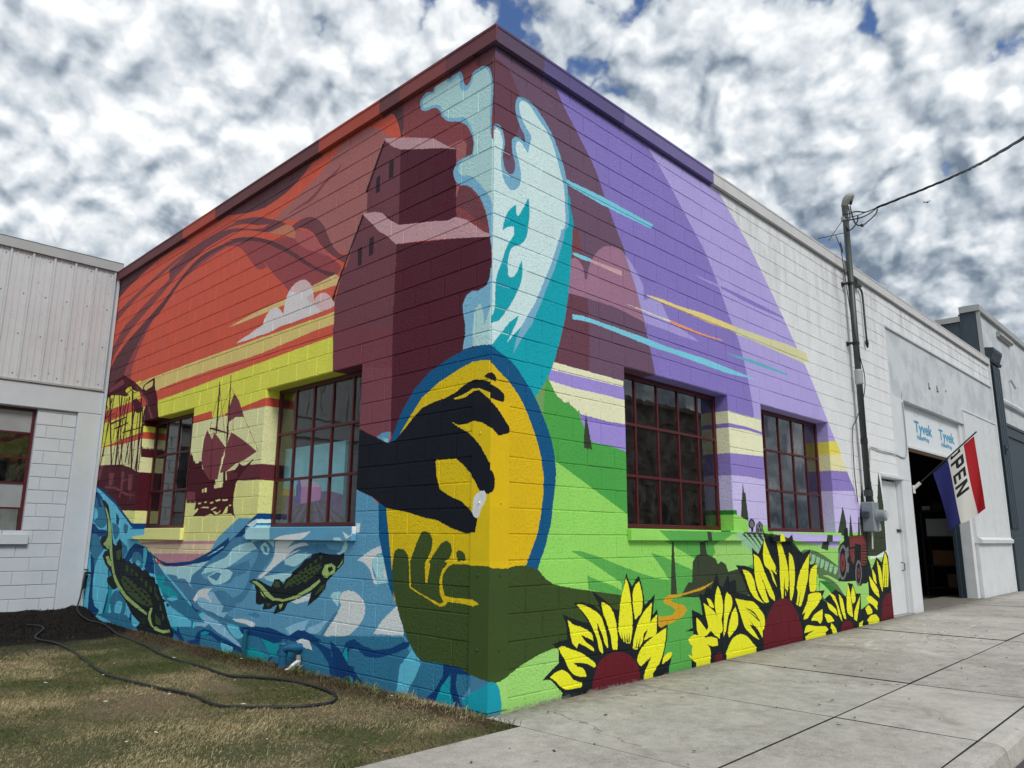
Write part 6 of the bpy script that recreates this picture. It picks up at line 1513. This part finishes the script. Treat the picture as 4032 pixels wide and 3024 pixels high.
# canvas in the lawn-side window
cv = empty('canvas_painting', (.62, 3.6, 1.38), 'bright landscape canvas standing inside the lawn side window', 'painting')
X0 = .29; yA, yB, zA, zB = 3.70, 2.47, 1.385, 2.265
def canvas_mat(name, c, var=.15, sc=9): return mat(name, c, .6, var, sc)
sk = canvas_mat('painted turquoise sky', (140, 222, 242), .16, 5); fd_ = canvas_mat('painted violet rows', (126, 96, 140), .35, 14); pk = canvas_mat('painted pink', (250, 150, 220), .1); vi = canvas_mat('painted violet blue', (88, 78, 200), .1); lt = canvas_mat('painted pale pink', (250, 214, 238), .08); yl = canvas_mat('painted ochre', (196, 170, 60), .1); gl_ = canvas_mat('painted leaf green', (70, 92, 60), .25, 20)
MB().box(X0, X0+.03, yB, yA, zA, zB).build('canvas', sk, cv)
MB().box(X0-.001, X0+.035, yB-.05, yB, zA, zB).build('canvas_edge', canvas_mat('teal edge', (60, 130, 140)), cv)
def cpoly(name, pts, m, d):
    # pts in canvas fractions (left to right as seen, bottom to top)
    MB().quad(*[(X0-d, yA-(yA-yB)*s, zA+(zB-zA)*t) for s, t in pts]).build(name, m, cv, fix=False)
cpoly('painted_field', [(0, 0), (1, 0), (1, .36), (.78, .42), (.45, .40), (.2, .38), (0, .42)], fd_, .002)
cpoly('painted_strip', [(0, .40), (.22, .39), (.22, .47), (0, .49)], yl, .003)
cpoly('painted_wall', [(.33, .28), (.66, .31), (.66, .47), (.33, .49)], pk, .004)
cpoly('painted_gable', [(.24, .30), (.33, .28), (.33, .49), (.29, .62), (.24, .50)], vi, .004)
cpoly('painted_roof', [(.29, .62), (.60, .53), (.66, .47), (.33, .49)], lt, .005)
for k in range(7):
    s = .45+k*.02; e_ = -.1+k*.2
    cpoly('painted_row', [(s, .37), (s+.012, .37), (e_+.08, 0), (e_, 0)], gl_, .003)

# ------------------------------------------------------------------ pipes on the lawn side wall
sp = empty('standpipe', (-.1, 2.75, 0), 'blue painted standpipe with tee standing against the mural', 'pipe')
MB().tube([(-.115, 2.76, -.05), (-.115, 2.76, .14), (-.115, 2.76, .141), (-.115, 2.76, .165), (-.115, 2.76, .166), (-.115, 2.76, .24), (-.115, 2.76, .245), (-.115, 2.76, .262)], [.040, .040, .047, .047, .042, .042, .049, .040], 14).build('riser', M_bluepipe, sp)
MB().tube([(-.115, 2.76, .262), (-.115, 2.76, .285)], .028, 6).build('plug', M_bluepipe, sp)
MB().tube([(-.11, 2.74, .205), (-.08, 2.68, .215), (-.05, 2.63, .215), (.0, 2.63, .215)], [.036, .036, .042, .042], 12).build('tee_branch', M_bluepipe, sp)
pv = MB(); pv.tube(bez([Vector((-.02, 2.60, .10)), Vector((-.06, 2.60, .085)), Vector((-.10, 2.60, .06)), Vector((-.12, 2.62, .03)), Vector((-.13, 2.66, .012))], 5), .017, 10)
tag(pv.build('drain_elbow', M_pvc, smooth=True), 'white plastic drain elbow poking out at the foot of the mural', 'pipe')
cs = MB(); cs.tube([(-.03, 2.61, .15), (-.035, 2.605, .05)], [.024, .022], 10)
tag(cs.build('cement_patch', M_conc), 'lump of grey cement round the drain stub', 'cement')
tp = MB(); tp.tube([(-.03, 3.715, -.06), (-.03, 3.715, .27)], .021, 10); tp.tube([(-.03, 3.715, .27), (-.03, 3.715, .285)], .024, 10)
tag(tp.build('thin_pipe', M_tealpipe), 'slim teal painted pipe standing against the mural', 'pipe')
tpp = empty('wall_tap', (0, 8.9, .6), 'old hose tap and pipe fittings at the far corner of the mural', 'tap')
MB().tube([(0, 8.9, .70), (-.10, 8.9, .70)], .02, 8).build('spout', M_pipe, tpp); MB().tube([(-.09, 8.9, .70), (-.10, 8.9, .60), (-.10, 8.92, .45)], .018, 8).build('drop', M_pipe, tpp)
MB().tube([(-.08, 8.84, .745), (-.08, 8.97, .745)], .016, 6).build('handle', M_pipe, tpp); MB().tube([(-.05, 8.96, .66), (-.05, 9.0, .60), (-.06, 8.98, .46)], .03, 8).build('valve', M_black, tpp)
# garden hose lying on the grass
hp = [(-.10, 8.92, .52), (-.13, 8.88, .34), (-.20, 8.70, .16), (-.20, 8.2, .06), (-.18, 7.6, None), (-.25, 6.9, None), (-.33, 6.4, None), (-.43, 5.36, None), (-.52, 4.76, None), (-.58, 4.09, None), (-.60, 3.46, None), (-.63, 2.83, None), (-.50, 2.57, None), (-.353, 2.27, None), (-.317, 1.93, None), (-.34, 1.62, None), (-.42, 1.34, None), (-.556, 1.183, None), (-.673, 1.177, None), (-.82, 1.205, None), (-.96, 1.31, None), (-1.15, 1.52, None), (-1.243, 1.76, None), (-1.222, 2.27, None), (-1.32, 2.82, None), (-1.38, 3.24, None), (-1.42, 3.49, None), (-1.39, 3.92, None), (-1.32, 4.46, None), (-1.24, 5.06, None), (-1.15, 5.75, None), (-1.13, 6.38, None), (-1.17, 6.8, None), (-1.14, 7.1, None), (-1.0, 7.45, None), (-.85, 7.85, None), (-.85, 8.1, None), (-.95, 8.3, None)]
hps = bez([Vector((x, y, (z if z is not None else float(lawn_z(x, y))+.016))) for x, y, z in hp], 6)
tag(MB().tube(hps, .0125, 8).build('garden_hose', M_rubber, smooth=True), 'dark garden hose looping over the dry lawn', 'hose')

# ------------------------------------------------------------------ grass, mulch and litter
def veg_mat():
    m, p = newmat('grass blades'); a = N('ShaderNodeAttribute', attribute_name='col'); LK(a.outputs['Color'], p.inputs['Base Color']); p.inputs['Roughness'].default_value = .7; p.inputs['Specular IOR Level'].default_value = .2
    return m
M_veg = veg_mat()
def blades(name, n, xr, yr, keep, lenr, width, colf, label, cat, lean=1.0):
    x = RNG.uniform(*xr, n); y = RNG.uniform(*yr, n); k = keep(x, y); x, y = x[k], y[k]; n = len(x); z = lawn_z(x, y)-.004
    L = RNG.uniform(*lenr, n)*(.6+.8*fbm(x, y, 1.6, 41)); an = RNG.uniform(0, 2*np.pi, n); tilt = RNG.uniform(.15, 1.35, n)*lean
    dx, dy, dz_ = np.cos(an)*np.sin(tilt), np.sin(an)*np.sin(tilt), np.cos(tilt); wx, wy = -np.sin(an)*width, np.cos(an)*width
    V = np.empty((n, 4, 3)); V[:, 0] = np.stack([x-wx, y-wy, z], 1); V[:, 1] = np.stack([x+wx, y+wy, z], 1)
    V[:, 2] = np.stack([x+dx*L*.55+wx*.7, y+dy*L*.55+wy*.7, z+dz_*L*.62], 1); V[:, 3] = np.stack([x+dx*L, y+dy*L, z+dz_*L*.85], 1)
    me = bpy.data.meshes.new(name); me.vertices.add(n*4); me.vertices.foreach_set('co', V.ravel())
    idx = np.arange(n)*4; F = np.stack([idx, idx+1, idx+2, idx, idx+2, idx+3], 1).ravel()
    me.loops.add(n*6); me.loops.foreach_set('vertex_index', F); me.polygons.add(n*2); me.polygons.foreach_set('loop_start', np.arange(n*2)*3); me.polygons.foreach_set('loop_total', np.full(n*2, 3)); me.update(calc_edges=True)
    col = colf(x, y, n); ca = me.attributes.new('col', 'FLOAT_COLOR', 'POINT'); ca.data.foreach_set('color', np.repeat(np.concatenate([col, np.ones((n, 1))], 1), 4, 0).astype(np.float32).ravel())
    me.materials.append(M_veg); o = bpy.data.objects.new(name, me); C.objects.link(o); return tag(o, label, cat, kind='stuff')
def gcol(x, y, n):
    g = np.clip((fbm(x, y, 1.15, 61)-.38)*5+RNG.normal(0, .28, n), 0, 1)[:, None]; v = RNG.uniform(.55, 1.25, (n, 1))
    dry = np.array([.47, .39, .22]); green = np.array([.082, .112, .030]); return np.clip((dry*(1-g)+green*g)*v, 0, 1)
edge = lambda x, y: (y > -.37+.03*np.sin(x*9)) & (x < -.02)
def keep_lawn(x, y):
    d = np.hypot(x+4.1, y+4.23); bare = fbm(x, y, 1.4, 77)
    return edge(x, y) & (y < 5.9+1.2*fbm(x, y, .9, 5)) & (RNG.random(len(x)) < np.clip(1.25*(bare-.22)*2.4, .15, 1)) & (RNG.random(len(x)) < np.clip(1.5-(d-4)*.13, .35, 1)) & ~((x > -.40) & (y > 1.2) & (RNG.random(len(x)) < .6))
blades('grass', 420000, (-4.6, -.01), (-.385, 7.0), keep_lawn, (.015, .040), .0013, gcol, 'short dry lawn grass with green patches', 'grass', 1.1)
def keep_edge(x, y): return edge(x, y) & (((x > -.22) & (fbm(x, y, 3.1, 88) > .45)) | ((y < -.28) & (fbm(x, y, 2.2, 13) > .40)))
blades('grass_tuft', 14000, (-3.5, -.01), (-.385, 4.2), keep_edge, (.04, .10), .0018, lambda x, y, n: gcol(x, y, n)*np.array([.8, .95, .8]), 'longer grass tufts along the wall foot and pavement edge', 'grass', .7)
def mcol(x, y, n):
    v = RNG.uniform(.3, 1.5, (n, 1)); far_ = (y > 6.9)[:, None]
    return np.where(far_, np.array([.016, .012, .010])*v, np.array([.10, .062, .038])*v)
blades('mulch', 26000, (-4.0, .0), (.6, 9.15), lambda x, y: (x < -.01) & ((y > 6.7+.5*fbm(x, y, 1, 3)) | (x > -.42+.2*fbm(x, y, 2, 5))), (.015, .055), .006, mcol, 'dark mulch and bark chips along the walls', 'mulch', 1.1)
def chips(name, pts, m, label, cat, r=(.006, .02)):
    mb = MB()
    for x, y, z in pts:
        a = random.uniform(0, 6.28); l = random.uniform(*r); w_ = l*random.uniform(.3, .6); dx, dy = math.cos(a)*l, math.sin(a)*l; ex, ey = -math.sin(a)*w_, math.cos(a)*w_
        b0 = len(mb.v); mb.v += [(x-dx, y-dy, z), (x+ex, y+ey, z+.002), (x+dx, y+dy, z+.004), (x-ex, y-ey, z), (x, y, z+.006)]; mb.f += [(b0, b0+1, b0+4), (b0+1, b0+2, b0+4), (b0+2, b0+3, b0+4), (b0+3, b0, b0+4)]
    return tag(mb.build(name, m, fix=False), label, cat, kind='stuff')
M_leaf = mat('dead leaf', (150, 108, 60), .8, .3, 30); M_lit = mat('pale litter', (214, 208, 196), .7, .1, 20); M_dk = mat('dark litter', (44, 38, 32), .8, .2, 20)
chips('dead_leaves', [(x, y, float(lawn_z(x, y))+.012) for x, y in [(random.uniform(-1.6, -.05), random.uniform(-.37, 3)) for _ in range(120)]]+[(random.uniform(.05, 2.5), random.uniform(-.12, -.02), .012+.01*random.random()) for _ in range(45)], M_leaf, 'scattered dead leaves and chips', 'leaves')
chips('pale_litter', [(x, y, float(lawn_z(x, y))+.03) for x, y in [(random.uniform(-2.2, -.1), random.uniform(-.3, 4.5)) for _ in range(16)]], M_lit, 'pale scraps lying in the grass', 'litter', (.01, .028))
chips('dark_litter', [(x, y, gz(x)+.006) for x, y in [(random.uniform(-1.2, 8), random.uniform(-2.7, -.1)) for _ in range(70)]], M_dk, 'small dark bits lying on the pavement', 'litter', (.006, .026))

# ------------------------------------------------------------------ across the street (mirrored in the windows)
st = empty('stone_building', (28, -17, 0), 'rough stone building across the street mirrored in the window', 'building')
M_stone = mat('rough dark stone', (150, 132, 114), .9, .25, 2, 1.0, 6)
sb_ = MB()
for r_ in range(27):
    x = 19+random.uniform(-.6, 0)
    while x < 38:
        L = random.uniform(.7, 1.6); d = random.uniform(0, .10); sb_.box(x+.01, min(x+L, 38.3)-.01, -17-d-.12, -16.7-d*.2+.02+.12*random.random(), .0+r_*.29+.012, .29+r_*.29); x += L
tag(sb_.build('stone_courses', M_stone, st), kind='stuff')
MB().box(18.8, 38.5, -24, -16.95, 0, 7.8).build('wall', mat('mortar', (96, 88, 80), .95), st); MB().box(18.6, 38.7, -24.2, -16.4, 7.84, 8.05).build('coping', M_stone, st)
for x in (24, 28, 32):
    MB().box(x, x+1.2, -16.62, -16.5, 1.0, 3.2).build('window', M_black, st)

# small aircraft far off in the sky
pp_ = CAM+(rt2*((3647.5-2016)/2963.57)+up2*(-(797-1512)/2963.57)+fwd)*820
pl = empty('light_aircraft', tuple(pp_), 'tiny propeller aircraft high in the cloudy sky', 'aircraft')
M_pl = mat('aircraft paint', (60, 64, 70), .5); hx = (rt2*.97+fwd*.25).normalized(); hz = up2; hy = hz.cross(hx).normalized()
def L3(a, b_, c): return pp_+hx*a+hy*b_+hz*c
MB().tube([L3(-4, 0, .2), L3(-2.2, 0, .15), L3(0, 0, .1), L3(1.5, 0, .1), L3(2.6, 0, 0), L3(3.1, 0, 0)], [.15, .35, .6, .65, .45, .12], 10).build('fuselage', M_pl, pl)
w = MB(); w.v = [tuple(L3(*q)) for q in ((.2, 5, .7), (1.5, 5, .7), (1.7, 0, .55), (1.5, -5, .7), (.2, -5, .7), (0, 0, .55), (.2, 5, .85), (1.5, 5, .85), (1.7, 0, .75), (1.5, -5, .85), (.2, -5, .85), (0, 0, .75))]
w.f = [(0, 1, 2, 5), (5, 2, 3, 4), (6, 11, 8, 7), (11, 10, 9, 8), (0, 6, 7, 1), (1, 7, 8, 2), (2, 8, 9, 3), (3, 9, 10, 4), (4, 10, 11, 5), (5, 11, 6, 0)]; w.build('wing', M_pl, pl)
w = MB(); w.v = [tuple(L3(*q)) for q in ((-4, .05, .2), (-3.1, .05, .2), (-3.7, .05, 1.4), (-4.1, .05, 1.4), (-4, -.05, .2), (-3.1, -.05, .2), (-3.7, -.05, 1.4), (-4.1, -.05, 1.4))]; w.f = [(0, 1, 2, 3), (7, 6, 5, 4), (0, 4, 5, 1), (1, 5, 6, 2), (2, 6, 7, 3), (3, 7, 4, 0)]; w.build('tail_fin', M_pl, pl)
